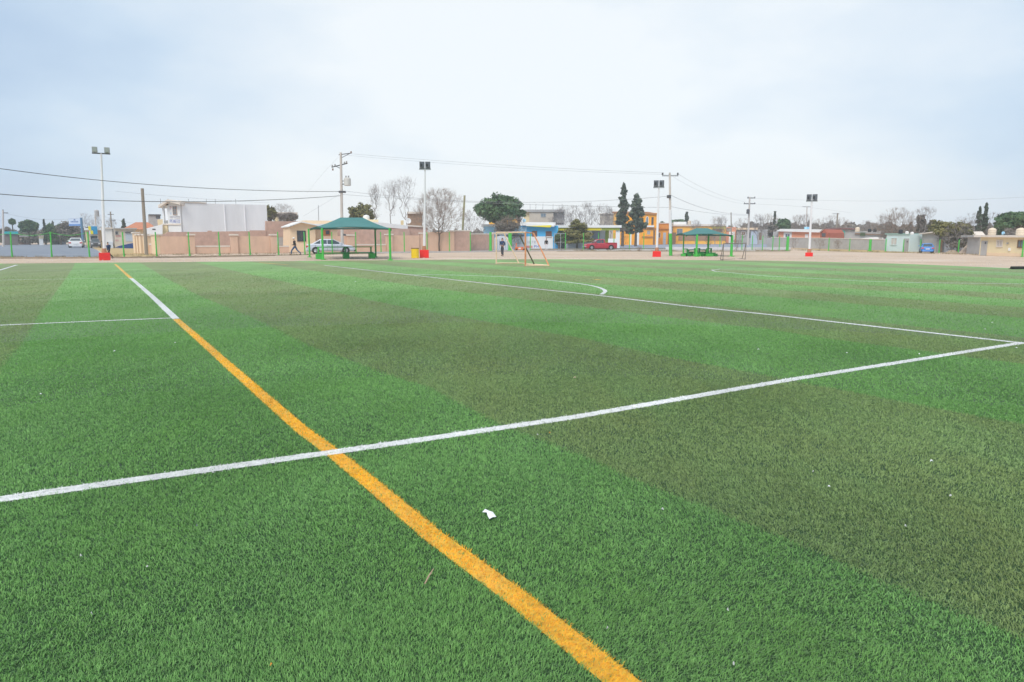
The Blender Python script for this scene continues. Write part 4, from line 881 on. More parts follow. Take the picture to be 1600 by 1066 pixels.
# ------------------------------------------------------------------ green post fence
FP = [(-46, 403.6), (19, 403.4), (81, 403.2), (140, 403), (194, 402.7), (245, 401.6), (296.5, 400), (343.5, 399.4), (391, 398.8), (435.5, 398.4), (476.5, 397.6), (519.5, 396.8), (556.5, 395.6), (595.5, 394.8), (632, 394.6), (667.5, 393.8), (702.5, 393.3), (735, 393), (766.5, 392.6), (797, 392), (828.5, 391.2), (883.3, 390.8), (911.5, 390.9), (935, 390.4), (959, 390.2), (983.5, 389.9), (1005.5, 389.8), (1124.5, 390.3), (1159, 391.2), (1175, 391.4), (1191, 391.4), (1207, 391.5), (1217.2, 391.5), (1230, 391.8), (1263, 391.6), (1294.5, 392), (1327, 392.2), (1359, 392.6), (1383.5, 393), (1411, 393.8), (1437.5, 394), (1467, 395), (1497, 395.6), (1528, 396.6), (1564.5, 400), (1597, 401.4), (1640, 404)]
FT = [(-46, 363), (0, 362.8), (390, 362.4), (600, 362.5), (766, 362.8), (900, 363.8), (1006, 364.2), (1124, 366.5), (1230, 369.6), (1359, 374), (1497, 374.6), (1597, 375.5), (1640, 376)]
fr = tag(empty('post_fence', G(*FP[0])), 'long fence of bright green steel posts along the roadside edge of the field', 'fence')
tops = []
for i, (px, py) in enumerate(FP):
    b_ = G(px, py); yt = np.interp(px, [a for a, _ in FT], [c for _, c in FT]); h = AT(px, yt, b_.y).z; L_ = b_-G(*FP[0])
    ex = {19: 1.5, 81: 1.5, 140: .5, 194: .5, 245: .5}.get(px, 0)/1085*b_.y
    thick = .105 if px in (766.5, 797, 1230, 1359) else .052
    wx = {766.5: .15, 797: .22, 1230: .16, 1359: .15}.get(px, thick)
    q = MB(); tp = L_+Vector((ex, 0, h)); q.tube(L_, tp, wx, wx*.9, 10); q.box(L_.x-wx*1.6, L_.x+wx*1.6, L_.y-wx, L_.y+wx, 0, .06)
    q.tube(L_+Vector((wx*.6, .05, .02)), L_+Vector((ex*.3+wx*.3, .03, h*.45)), wx*.45, wx*.3, 6)
    q.build('fence_post', GREEN, fr); tops.append(L_+Vector((ex, 0, h-.03)))
q = MB()
for a_, c_ in ((0, 1), (1, 2), (2, 3)):
    P0, P1_ = tops[a_], tops[c_]; pts = [P0.lerp(P1_, k/8)-Vector((0, 0, .22*(1-(2*k/8-1)**2))) for k in range(9)]; q.path(pts, .014)
q.build('top_wire', GREEN, fr)
q = MB()
for i in range(20, len(FP)-20): q.path([Vector((tops[i].x, tops[i].y, .12)), Vector((tops[i+1].x, tops[i+1].y, .12))], .06)
q.build('bottom_rail', mat('dark_weedy_kerb', (.20, .19, .15), .95, .3, 3), fr)
# kerbs
def kerb(label, pts, h, w, m, name='kerb'):
    P = [G(*p) for p in pts]; base = P[0]; q = MB()
    for a, c in zip(P[:-1], P[1:]):
        d = (c-a).normalized(); n = Vector((-d.y, d.x, 0))*w/2; a_, c_ = a-base, c-base
        q.add([a_-n, c_-n, c_+n, a_+n, a_-n+Vector((0, 0, h)), c_-n+Vector((0, 0, h)), c_+n+Vector((0, 0, h)), a_+n+Vector((0, 0, h))], [(3,2,1,0),(4,5,6,7),(0,1,5,4),(1,2,6,5),(2,3,7,6),(3,0,4,7)])
    o = q.build(name, m); o.location = base; tag(o, kind='structure'); return o
kerb('', [(-300, 404.4), (0, 404.0), (130, 403.8), (250, 402.9), (430, 400)], .10, .25, mat('old_kerb', (.34, .26, .19), .95, .25, 2))
kerb('', [(560, 396.4), (660, 395.2), (760, 394.0), (880, 392.0), (1050, 391.7), (1180, 392.4)], .12, .25, mat('pale_kerb', (.50, .47, .45), .9, .15, 2))
kerb('', [(1040, 390.4), (1100, 390.6), (1180, 391.2), (1235, 391.0)], .35, .12, mat('white_low_kerb', (.62, .60, .60), .8, .1, 2))
# ------------------------------------------------------------------ shade canopies
def canopy(label, posts, eave_px, ridge_px, depth0, depth1):
    """posts: (px, basepy, toppy, mat); eave (xl, xr, y) front/back; ridge (x0, x1, y)"""
    c = G((eave_px[0][0]+eave_px[1][0])/2, posts[0][1]); root = tag(empty('shade_canopy', c), label, 'canopy', 'teal shade canopies beside the field')
    fl, fr_, bl, br = [AT(x, y, d)-c for x, y, d in eave_px]; rl, rr = [AT(x, y, d)-c for x, y, d in ridge_px]
    V = []; nn = 8; vs = []; fs_ = []
    def quad(a, b_, d, e, sag=.10):       # a-b eave, e-d ridge; slightly slack cloth
        k0 = len(vs)
        for j in range(nn+1):
            for i in range(nn+1):
                u, v = i/nn, j/nn; p = (a.lerp(b_, u)).lerp(e.lerp(d, u), v); s = sag*math.sin(math.pi*v)*(.6+.4*math.sin(math.pi*u))
                e_ = .12*math.sin(math.pi*u)*(1-v)
                vs.append(p-Vector((0, 0, s-e_)))
        for j in range(nn):
            for i in range(nn): fs_.append((k0+j*(nn+1)+i, k0+j*(nn+1)+i+1, k0+(j+1)*(nn+1)+i+1, k0+(j+1)*(nn+1)+i))
    quad(fl, fr_, rr, rl); quad(br, bl, rl, rr); quad(bl, fl, rl, rl); quad(fr_, br, rr, rr)
    o = MB().add(vs, fs_).build('tent_roof', TENT, root, smooth=False); md = o.modifiers.new('s', 'SOLIDIFY'); md.thickness = .05
    q = MB()
    for a, b_ in ((fl, fr_), (fr_, br), (br, bl), (bl, fl)): q.path([a-Vector((0, 0, .03)), b_-Vector((0, 0, .03))], .045, 6)
    q.build('eave_cable', mat('teal_edge', (.01, .07, .06), .7), root)
    q = MB()
    for a, b_ in ((rl, rr), (fl, rl), (bl, rl), (fr_, rr), (br, rr)): q.path([a-Vector((0, 0, .12)), b_-Vector((0, 0, .12))], .04, 6)
    q.build('roof_frame', GREEND, root)
    for px, py, pt, m, rr_ in posts:
        g = G(px, py)-c; h = AT(px, pt, (g+c).y).z; MB().tube((g.x, g.y, 0), (g.x, g.y, h), rr_, rr_*.95, 12).box(g.x-rr_*2, g.x+rr_*2, g.y-rr_*2, g.y+rr_*2, 0, .05).build('post', m, root)
yA, yB = G(505, 406).y, G(484, 401.6).y
canopy('teal hip roofed shade canopy over long green benches behind the silver sedan', [(505, 406, 356.5, GREEN, .075), (610, 406.6, 357, GREEN, .08), (484, 402, 357.6, GREEN, .07), (587.3, 402, 357, GREEND, .07)],
       [(505, 356.2, yA), (611, 357.6, yA), (484.5, 357.4, yB), (588, 357.2, yB)], [(532, 340, (yA+yB)/2), (567, 340.2, (yA+yB)/2)], 0, 0)
yA, yB = G(1088, 401).y, G(1067, 397.6).y
canopy('teal shade canopy over small green benches right of the green footed pole', [(1088, 401, 366.6, GREEN, .085), (1142.5, 400.8, 367.6, GREEN, .11), (1067.3, 398.6, 366.8, GREEN, .06), (1106, 398, 366.6, GREEN, .09)],
       [(1072, 367.0, yA), (1143.5, 367.6, yA), (1057, 366.4, yB), (1106, 366.6, yB)], [(1088, 356.6, (yA+yB)/2), (1106, 356.6, (yA+yB)/2)], 0, 0)
def bench(label, A, B, seat_h, back_h, blocks, group='green benches under the shade canopies'):
    f = Fac('park_bench', label, 'bench', A, B, group)
    w = f.w; MB().box(0, w, -.05, .40, seat_h-.09, seat_h).build('seat', GREEND, f.root, bevel=.01)
    MB().box(0, w, .36, .42, back_h-.07, back_h).build('back_rail', GREEND, f.root)
    for i, k in enumerate(blocks):
        MB().box(k*w-.22, k*w+.22, -.12, .34, 0, seat_h-.09).build('leg', GREEN if i != 1 else GREEND, f.root); MB().box(k*w-.05, k*w+.05, .34, .44, .0, back_h-.02).build('back_post', GREEN if i == 0 else GREEND, f.root)
    return f
bench('long green steel bench with high back rail under the first canopy', (497, 404.8), (584, 403.8), .46, .88, (.02, .5, .97))
bench('short bright green bench nearest the green footed pole under the second canopy', (1068.5, 400.4), (1076, 400.4), .28, .62, (.1, .9))
bench('short dark green bench in the middle of the second canopy', (1090, 400.6), (1099, 400.4), .30, .66, (.1, .9))
bench('short dark green bench at the right under the second canopy', (1109.5, 400.6), (1117.5, 400.4), .30, .66, (.1, .9))
bench('long low green bench at the back of the second canopy', (1077, 399), (1108, 398.8), .3, .5, (.05, .5, .95))
# barrel
b_ = G(648.7, 403.4); root = tag(empty('barrel', b_), 'yellow steel barrel with dark open top beside the red lamp block', 'barrel'); h = AT(648.7, 387.6, b_.y).z
MB().lathe([(.29, 0), (.30, .03), (.29, .06), (.29, h*.32), (.305, h*.34), (.29, h*.36), (.29, h*.64), (.305, h*.66), (.29, h*.68), (.29, h*.93)], n=24).build('drum', BARREL, root, smooth=False)
MB().lathe([(.305, h*.93), (.305, h), (.27, h), (.27, h*.94)], n=24).build('rim', BROWN, root)
# ------------------------------------------------------------------ goals
g0, g1 = G(775.5, 412.4), G(821, 415.6); g2, g3 = G(811, 412.2), G(858, 416.0)
root = tag(empty('football_goal', g0), 'orange steel football goal frame with slanted back stays on the far turf', 'goal')
o_ = lambda p: p-g0
t0_, t1_ = AT(775.5, 363.5, g0.y), AT(821, 363.3, g1.y); ta, tb = AT(787, 363.6, g0.y+.4), AT(833.5, 364.6, g1.y+.5)
MB().tube(o_(g0), o_(t0_), .040).build('post', GOALP, root); MB().tube(o_(g1), o_(t1_), .048).build('post', GOALO, root)
MB().tube(o_(t0_), o_(t1_), .042).build('crossbar', GOALP, root)
MB().tube(o_(t0_), o_(ta), .03).tube(o_(ta), o_(g2), .035).build('back_stay', GOALP, root); MB().tube(o_(t1_), o_(tb), .03).tube(o_(tb), o_(g3), .040).build('back_stay', GOALO, root)
MB().tube(o_(AT(812, 368, g1.y)), o_(AT(834.5, 412.6, g1.y+.3)), .038).build('brace', mat('black_taped_steel', (.10, .09, .042), .7, .4, 8), root)
MB().tube(o_(g0)+Vector((0, 0, .038)), o_(g2)+Vector((0, 0, .038)), .03).tube(o_(g2)+Vector((0, 0, .038)), o_(g3)+Vector((0, 0, .038)), .03).tube(o_(g1)+Vector((0, 0, .038)), o_(g3)+Vector((0, 0, .038)), .038).build('ground_frame', GOALP, root)
# thin frame of a second, far goal
def thin_goal(label, pts_front, hpx, depth_off):
    a, c = G(*pts_front[0]), G(*pts_front[1]); root = tag(empty('training_goal', a), label, 'goal'); h = AT(pts_front[0][0], hpx, a.y).z
    cc = c-a; bk = Vector((.3, depth_off, 0)); m = mat('dull_dark_goal_paint', (.23, .19, .17), .7, .3, 6)
    MB().tube((0, 0, 0), (0, 0, h), .028).build('post', m, root); MB().tube(cc, cc+Vector((0, 0, h)), .028).build('post', m, root); MB().tube((0, 0, h), cc+Vector((0, 0, h)), .028).build('crossbar', m, root)
    q = MB(); q.tube((0, 0, h), bk, .022).tube(cc+Vector((0, 0, h)), cc+bk, .022).tube(bk, cc+bk, .022).tube((0, 0, .03), bk, .022).tube(cc+Vector((0, 0, .03)), cc+bk, .022); q.build('back_frame', m, root)
thin_goal('thin dark framed small goal standing on the dirt right of the second canopy', ((1129.5, 407), (1164.5, 405.5)), 380.5, 1.6)
q = MB(); a = G(1129.5, 406.6)
# ------------------------------------------------------------------ vehicles
TYRE = mat('tyre_rubber', (.025, .025, .027), .85, .1, 5); RIM = mat('alloy_rim', (.45, .46, .48), .35, .05, 5, metal=.6); CGL = mat('car_glass', (.05, .075, .09), .08, .1, 1, spec=.8)
REDL = mat('red_tail_lamp', (.60, .06, .05), .3, .05, 1, spec=.6); CLR = mat('clear_head_lamp', (.65, .66, .66), .2, .05, 1, spec=.8); BLK = mat('black_plastic', (.03, .03, .033), .6, .1, 3)
def loft(secs):
    """secs: list of (x, [(y,z)...]) mirrored closed loops"""
    m = MB(); n = len(secs[0][1]); vs = []
    for x, loop in secs: vs += [(x, y, z) for y, z in loop]
    fs_ = [(j*n+i, (j+1)*n+i, (j+1)*n+(i+1) % n, j*n+(i+1) % n) for j in range(len(secs)-1) for i in range(n)]
    fs_ += [tuple(range(n)), tuple(range(len(secs)*n-1, (len(secs)-1)*n-1, -1))]
    return m.add(vs, fs_)
def vehicle(name, label, cat, loc, rz, L_, Wd, Ht, paint, prof, cab, wheels, wr, belt=None, bed=None):
    """prof: (x fraction from rear, top z) of the lower body; cab: rear base, rear roof, front roof, front base x; belt z"""
    root = tag(empty(name, loc, rz), label, cat); hw = Wd/2; secs = []
    for x, z, wf in prof:
        w = hw*wf; secs.append((x, [(-w*.9, .22), (-w*.99, .36), (-w, z*.62), (-w*.97, z*.9), (-w*.86, z), (w*.86, z), (w*.97, z*.9), (w, z*.62), (w*.99, .36), (w*.9, .22)]))
    body = loft(secs).build('body', paint, root, smooth=False, bevel=.02)
    bz = belt; c0, c1, c2, c3 = cab; tw = hw*.80; rf = hw*.64
    secs = [(c0, [(-tw, bz-.03), (-tw*.995, bz), (tw*.995, bz), (tw, bz-.03)]), (c1, [(-tw*1.02, bz-.03), (-rf, Ht-.05), (rf, Ht-.05), (tw*1.02, bz-.03)]), (c2, [(-tw*1.02, bz-.03), (-rf, Ht-.05), (rf, Ht-.05), (tw*1.02, bz-.03)]), (c3, [(-tw, bz-.03), (-tw*.995, bz), (tw*.995, bz), (tw, bz-.03)])]
    loft(secs).build('windows', CGL, root)
    q = loft([(c1-.10, [(-rf*1.0, Ht-.12), (-rf*.9, Ht-.03), (rf*.9, Ht-.03), (rf*1.0, Ht-.12)]), (c1+.1, [(-rf*1.07, Ht-.10), (-rf*.92, Ht), (rf*.92, Ht), (rf*1.07, Ht-.10)]), (c2-.1, [(-rf*1.07, Ht-.10), (-rf*.92, Ht), (rf*.92, Ht), (rf*1.07, Ht-.10)]), (c2+.1, [(-rf*1.0, Ht-.13), (-rf*.9, Ht-.05), (rf*.9, Ht-.05), (rf*1.0, Ht-.13)])])
    for s in (-1, 1):
        for x0, x1, r_ in ((c0, c1, .055), (c3, c2, .04), ((c1+c2)/2, (c1+c2)/2, .04), (c1+.02, c1+.02, .06)):
            q.tube((x0, s*tw*1.01, bz-.02), (x1, s*rf*1.03, Ht-.07), r_, r_, 6)
    q.build('roof', paint, root, bevel=.015)
    for xw in wheels:
        for s in (-1, 1):
            MB().tube((xw, s*(hw-.12), wr*1.02), (xw, s*(hw+.006), wr*1.02), wr*1.17, wr*1.17, 24).build('wheel_arch', BLK, root)
            w_ = MB().tube((xw, s*(hw-.2), wr), (xw, s*(hw+.015), wr), wr, wr*.97, 24).build('wheel', TYRE, root)
            q = MB().tube((xw, s*(hw+.0), wr), (xw, s*(hw+.022), wr), wr*.62, wr*.58, 20)
            for k in range(5): 
                a = 2*math.pi*k/5; q.tube((xw, s*(hw+.024), wr), (xw+math.cos(a)*wr*.52, s*(hw+.03), wr+math.sin(a)*wr*.52), .035, .03, 5)
            q.build('rim', RIM, w_)
    x0, x1 = prof[0][0], prof[-1][0]; zr, zf = prof[1][1], prof[-2][1]
    for s in (-1, 1):
        MB().box(x0-.02, x0+.22, s*hw*.58 if s > 0 else -hw*.93, hw*.93 if s > 0 else -hw*.58, zr*.66, zr*.86).build('tail_lamp', REDL, root, bevel=.02)
        MB().box(x1-.25, x1+.015, s*hw*.52 if s > 0 else -hw*.9, hw*.9 if s > 0 else -hw*.52, zf*.66, zf*.84).build('headlight', CLR, root, bevel=.02)
        MB().box(c3-.45, c3-.25, s*(hw+.10)-.07, s*(hw+.10)+.07, bz, bz+.16).build('mirror', paint, root, bevel=.02)
        q = MB()
        for xd in ((c1+c2)/2, c2+.35, c0+.3): q.box(xd-.008, xd+.008, s*hw*.985-.012, s*hw*.985+.012, .38, bz*.9)
        q.build('door_seam', BLK, root)
        MB().box((c1+c2)/2+.08, (c1+c2)/2+.25, s*hw-.02, s*hw+.02, bz*.80, bz*.84).build('door_handle', paint, root)
    MB().box(x0-.05, x0+.15, -hw*.82, hw*.82, .22, .42).build('rear_bumper', BLK if cat != 'car' else paint, root, bevel=.03); MB().box(x1-.15, x1+.05, -hw*.82, hw*.82, .22, .42).build('front_bumper', BLK, root, bevel=.03)
    MB().box(x0-.06, x0-.03, -.26, .26, zr*.56, zr*.56+.12).build('number_plate', WHITE, root); MB().box(x1-.03, x1+.03, -hw*.42, hw*.42, zf*.6, zf*.8).build('grille', BLK, root)
    return root
SEDAN = lambda L_: [(0, .62, .86), (.08*L_/4.6, .93, .93), (.6*L_/4.6, .98, .99), (1.1, .96, 1), (2.3, .93, 1), (3.2, .92, 1), (3.9, .84, .98), (4.4, .74, .92), (4.6, .58, .82)]
SILVER = mat('silver_car_paint', (.62, .65, .72), .3, .03, 1, spec=.6, metal=.2); WPAINT = mat('white_car_paint', (.80, .80, .80), .25, .03, 1, spec=.6)
RPAINT = mat('dark_red_car_paint', (.45, .025, .05), .3, .05, 1, spec=.6); BPAINT = mat('blue_car_paint', (.03, .22, .62), .25, .05, 1, spec=.7)
gs = G(474.5, 397.0); ge = G(551, 396.5); Ls = (ge-gs).length; k = Ls/4.6; ang = math.atan2((ge-gs).y, (ge-gs).x)
v = vehicle('parked_car', 'silver sedan parked in front of the peach house, facing right', 'car', gs+Vector((0, .9, 0)), ang, 4.6, 1.75, 1.42, SILVER, SEDAN(4.6), (.55, 1.35, 2.6, 3.55), (.88, 3.72), .31, belt=.93); v.scale = (k, k, k)
gw = G(118.5, 387.3); kw = (G(129, 387.3)-G(108, 387.3)).length/1.8
v = vehicle('parked_car', 'white car seen from behind driving away on the road at the left', 'car', gw, R(90+29), 4.5, 1.8, 1.42, WPAINT, SEDAN(4.5), (.5, 1.2, 2.5, 3.4), (.85, 3.65), .31, belt=.93); v.scale = (kw*.93, kw*.93, kw*.93)
gb = G(1449, 395.6); kb = (G(1460.5, 395.4)-G(1438, 395.4)).length/1.85
v = vehicle('parked_car', 'small blue hatchback seen from behind beside the grey carport', 'car', gb, R(90-26), 4.0, 1.7, 1.42, BPAINT, [(0, .65, .88), (.08, .95, .95), (.6, .98, 1), (1.4, .95, 1), (2.6, .93, 1), (3.4, .84, .97), (3.8, .7, .9), (3.95, .56, .8)], (.12, .55, 2.1, 2.95), (.7, 3.15), .30, belt=.95); v.scale = (kb*.86, kb*.86, kb*.86)
gp = G(963, 390.65); gq = G(913.5, 390.8); kp = (gp-gq).length/5.0; ang = math.atan2((gq-gp).y, (gq-gp).x)
v = vehicle('pickup_truck', 'dark red pickup truck facing left on the street before the yellow band shop', 'pickup', gp+Vector((0, .8, 0)), ang, 5.0, 1.78, 1.62, RPAINT, [(0, .98, .96), (.05, 1.02, .98), (1.0, 1.02, 1), (2.2, 1.02, 1), (3.4, 1.0, 1), (4.0, .97, 1), (4.7, .9, .96), (4.95, .7, .88), (5.0, .5, .84)], (1.85, 2.0, 3.0, 3.75), (.95, 4.0), .36, belt=1.0); v.scale = (kp, kp, kp)
MB().box(.12, 1.75, -.74, .74, 1.0, 1.04).build('cargo_bed', BLK, v); MB().box(.0, 1.8, -.86, -.76, .98, 1.1).box(0, 1.8, .76, .86, .98, 1.1).box(0, .1, -.8, .8, .98, 1.1).build('bed_rail', RPAINT, v)
MB().box(4.9, 5.1, -.8, .8, .42, .56).build('chrome_bumper', RIM, v)
# dark vehicle in the shop opening
gd_ = G(147, 387.6)
v = vehicle('parked_van', 'dark grey van parked under the roadside canopy shop', 'van', gd_+Vector((-.5, 1.3, 0)), R(-59), 2.6, 1.5, 1.5, mat('dark_grey_paint', (.14, .15, .17), .4), [(0, .7, .9), (.1, .98, 1), (1.2, 1.0, 1), (2.0, .98, 1), (2.45, .9, .95), (2.6, .6, .85)], (.1, .3, 1.5, 2.0), (.5, 2.0), .28, belt=.95); v.scale = (.6, .85, .9)
# orange barrier
f = Fac('road_barrier', 'small orange plastic barrier before the white wall of the blue house', 'barrier', (805, 391.4), (821, 391.2))
f.box('lower_board', (805.5, 386, 818, 390.6), mat('orange_plastic', (.85, .22, .08), .5), back=.1); f.box('lower_face', (810, 387.2, 814, 389.4), WHITE, out=.015, back=0); MB().box(.1, .2, -.2, .3, 0, .2).box(f.w-.3, f.w-.2, -.2, .3, 0, .2).build('foot', BLACK, f.root)
f.box('upright', (806.4, 380, 807.4, 386), mat('orange_plastic', (.85, .22, .08), .5), back=.06)
# ------------------------------------------------------------------ people
SKIN = mat('skin', (.50, .30, .21), .6, .08, 5); HAIRK = mat('dark_hair', (.03, .022, .018), .7, .2, 20)
def skinned(name, V, E_, Rr, m, parent, sub=1):
    me = bpy.data.meshes.new(name); me.from_pydata([tuple(v) for v in V], E_, []); o = bpy.data.objects.new(name, me); COL.objects.link(o)
    md = o.modifiers.new('k', 'SKIN'); s = o.modifiers.new('s', 'SUBSURF'); s.levels = s.render_levels = sub
    for i, r in enumerate(Rr): me.skin_vertices[0].data[i].radius = (r if isinstance(r, tuple) else (r, r))
    me.skin_vertices[0].data[0].use_root = True
    bpy.context.view_layer.update(); dg = bpy.context.evaluated_depsgraph_get()
    nm = bpy.data.meshes.new_from_object(o.evaluated_get(dg)); bpy.data.objects.remove(o)
    nm.materials.clear(); nm.materials.append(m); r = bpy.data.objects.new(name, nm); COL.objects.link(r); r.parent = parent
    nm.polygons.foreach_set('use_smooth', [True]*len(nm.polygons)); return r
def person(label, loc, rz, Hh, J, jacket, trousers, shoes, head, sleeves=True, cap=None):
    """J: joint positions in metres for a 1.72 m body; figure faces +x"""
    root = tag(empty('person', loc, rz), label, 'person'); k = Hh/1.72; root.scale = (k, k, k)
    V = [J['pelvis'], J['waist'], J['chest'], J['neck'], J['head0'], J['head1']]; Rr = [.12, .115, (.135, .15), .055, .075, .085]; E_ = [(0, 1), (1, 2), (2, 3), (3, 4), (4, 5)]
    V.append(J['head2']); Rr.append(.055); E_.append((5, 6)); nose = Vector(J['head1'])+Vector((.095, 0, -.02)); V.append(nose); Rr.append(.018); E_.append((5, 7))
    for s in 'lr':
        i = len(V); V += [J['sh'+s], J['el'+s], J['wr'+s], J['ha'+s]]; Rr += [.06, .045, .03, .03]; E_ += [(2, i), (i, i+1), (i+1, i+2), (i+2, i+3)]
        hd = Vector(J['ha'+s]); d = (hd-Vector(J['wr'+s])).normalized(); sd_ = Vector((d.z, 0, -d.x)).normalized() if abs(d.x)+abs(d.z) > .01 else Vector((1, 0, 0))
        for q, ln in ((-.026, .062), (-.009, .075), (.009, .07), (.026, .055)):
            j = len(V); V += [hd+d*.03+sd_*q, hd+d*(.03+ln*.6)+sd_*q*1.2, hd+d*(.03+ln)*.98+sd_*q*1.1+Vector((0, -.01 if s == 'l' else .01, 0))]; Rr += [.009, .008, .007]; E_ += [(i+3, j), (j, j+1), (j+1, j+2)]
        j = len(V); V += [hd-d*.02+sd_*-.045, hd+d*.01+sd_*-.062]; Rr += [.010, .008]; E_ += [(i+3, j), (j, j+1)]
        i = len(V); V += [J['hi'+s], J['kn'+s], J['an'+s], J['to'+s]]; Rr += [.085, .055, .038, .035]; E_ += [(0, i), (i, i+1), (i+1, i+2), (i+2, i+3)]
    skinned('body', V, E_, Rr, SKIN, root)
    V = [J['waist'], J['chest'], Vector(J['neck'])-Vector((0, 0, .03)), Vector(J['pelvis'])+Vector((0, 0, .02))]; Rr = [(.15, .14), (.165, .18), .07, (.15, .15)]; E_ = [(0, 1), (1, 2), (0, 3)]
    for s in 'lr':
        i = len(V); V += [J['sh'+s], J['el'+s], Vector(J['wr'+s])*.96+Vector(J['el'+s])*.04]; Rr += [.078, .062, .048]; E_ += [(1, i), (i, i+1), (i+1, i+2)]
    skinned('jacket', V, E_, Rr, jacket, root)
    V = [J['pelvis'], Vector(J['waist'])*.4+Vector(J['pelvis'])*.6]; Rr = [(.14, .13), .13]; E_ = [(0, 1)]
    for s in 'lr':
        i = len(V); V += [J['hi'+s], J['kn'+s], Vector(J['an'+s])]; Rr += [.10, .072, .058]; E_ += [(0, i), (i, i+1), (i+1, i+2)]
    skinned('trousers', V, E_, Rr, trousers, root)
    for s in 'lr':
        a, t = Vector(J['an'+s]), Vector(J['to'+s]); skinned('shoe', [a+Vector((-.04, 0, -.04)), (a+t)/2+Vector((0, 0, -.01)), t], [(0, 1), (1, 2)], [.05, .046, .04], shoes, root)
    h1 = Vector(J['head1']); skinned('hair', [h1+Vector((-.03, 0, .0)), h1+Vector((-.02, 0, .06)), h1+Vector((.025, 0, .085))], [(0, 1), (1, 2)], [.085, .088, .07], head, root)
    for s in (-1, 1):
        MB().ball((h1.x+.082, h1.y+s*.03, h1.z+.0), .011).build('eye', HAIRK, root); MB().ball((h1.x-.005, h1.y+s*.088, h1.z-.02), .022, 1.4).build('ear', SKIN, root)
    if cap: MB().lathe([(.098, 0), (.10, .04), (.085, .09), (.04, .115)], (h1.x-.005, h1.y, h1.z+.035), 16).box(h1.x+.06, h1.x+.19, h1.y-.07, h1.y+.07, h1.z+.035, h1.z+.05).build('cap', cap, root)
    return root
def pose(stride, lean=0, armswing=.2, bent=False):
    z = .92-abs(stride)*.10; J = dict(pelvis=(0, 0, z), waist=(lean*.3, 0, z+.17), chest=(lean*.7, 0, z+.40), neck=(lean, 0, z+.58), head0=(lean+.02, 0, z+.63), head1=(lean+.03, 0, z+.70), head2=(lean+.025, 0, z+.765))
    for s, sg in (('l', 1), ('r', -1)):
        f_ = stride*sg; J['hi'+s] = (0, .09*sg, z-.04)
        if f_ >= 0: J['kn'+s] = (f_*.55+.03, .09*sg, z*.53); J['an'+s] = (f_*.75, .09*sg, .09); J['to'+s] = (f_*.75+.17, .09*sg, .05)
        else: J['kn'+s] = (f_*.42+.02, .09*sg, z*.53); J['an'+s] = (f_*1.05, .09*sg, .17); J['to'+s] = (f_*1.05+.14, .09*sg, .05)
        a = -armswing*sg*(1 if stride >= 0 else 1); J['sh'+s] = (lean*.75, .19*sg, z+.46)
        J['el'+s] = (lean*.6+a*.6-.03, .24*sg, z+.17); 
        if bent: J['wr'+s] = (lean*.6+.16, .15*sg, z+.12); J['ha'+s] = (lean*.6+.22, .09*sg, z+.12)
        else: J['wr'+s] = (lean*.6+a*1.3+.04, .23*sg, z-.05); J['ha'+s] = (lean*.6+a*1.5+.06, .22*sg, z-.12)
    return J
BLKC = mat('black_cloth', (.018, .018, .022), .9, .2, 8); JEAN = mat('blue_jeans', (.045, .10, .20), .9, .2, 8); NAVY = mat('navy_cloth', (.02, .045, .12), .85, .2, 8); GREYT = mat('charcoal_cloth', (.06, .06, .075), .9, .2, 8); WCL = mat('white_cloth', (.72, .72, .76), .85, .08, 8)
def pers(label, px, py0, py1, rz, J, *a, **k):
    g = G(px, py1); h = AT(px, py0, g.y).z; return person(label, g, rz, h*1.02, J, *a, **k)
pers('person in white cap, black top and jeans striding left before the peach house', 461.5, 371.5, 398.8, R(182), pose(.50, .06, .12, True), BLKC, JEAN, BLKC, HAIRK, cap=WHITE)
pers('person in a navy jacket and dark trousers standing inside the outline of the orange goal', 785, 372.5, 400.8, R(-115), pose(.08, 0, .04, True), NAVY, GREYT, BLKC, HAIRK)
pers('person in dark clothes walking half hidden behind the first white lamp pole', 171, 378.2, 404.6, R(165), pose(-.55, .03, .12), NAVY, BLKC, BLKC, HAIRK)
pers('person in black top and white trousers standing before the bright blue house', 853.5, 373.2, 391.2, R(-80), pose(.06, .0, .03), BLKC, WCL, WCL, HAIRK)
# ------------------------------------------------------------------ trees
def tubes_np(segs, n=3):
    """segs: list of (a, b, ra, rb) -> vertices, quads"""
    A = np.array([s[0] for s in segs]); B = np.array([s[1] for s in segs]); ra = np.array([s[2] for s in segs]); rb = np.array([s[3] for s in segs])
    d = B-A; d /= np.linalg.norm(d, axis=1, keepdims=True)+1e-9
    up = np.where(np.abs(d[:, 2:3]) > .9, np.array([[1., 0, 0]]), np.array([[0, 0, 1.]])); u = np.cross(d, up); u /= np.linalg.norm(u, axis=1, keepdims=True)+1e-9; w = np.cross(d, u)
    V = np.zeros((len(segs), 2*n, 3))
    for i in range(n):
        c, s = math.cos(2*math.pi*i/n), math.sin(2*math.pi*i/n); o = u*c+w*s
        V[:, i] = A+o*ra[:, None]; V[:, n+i] = B+o*rb[:, None]
    base = (np.arange(len(segs))*2*n)[:, None]; Fq = np.concatenate([base+[i, (i+1) % n, n+(i+1) % n, n+i] for i in range(n)], 1).reshape(-1, 4)
    return V.reshape(-1, 3), Fq
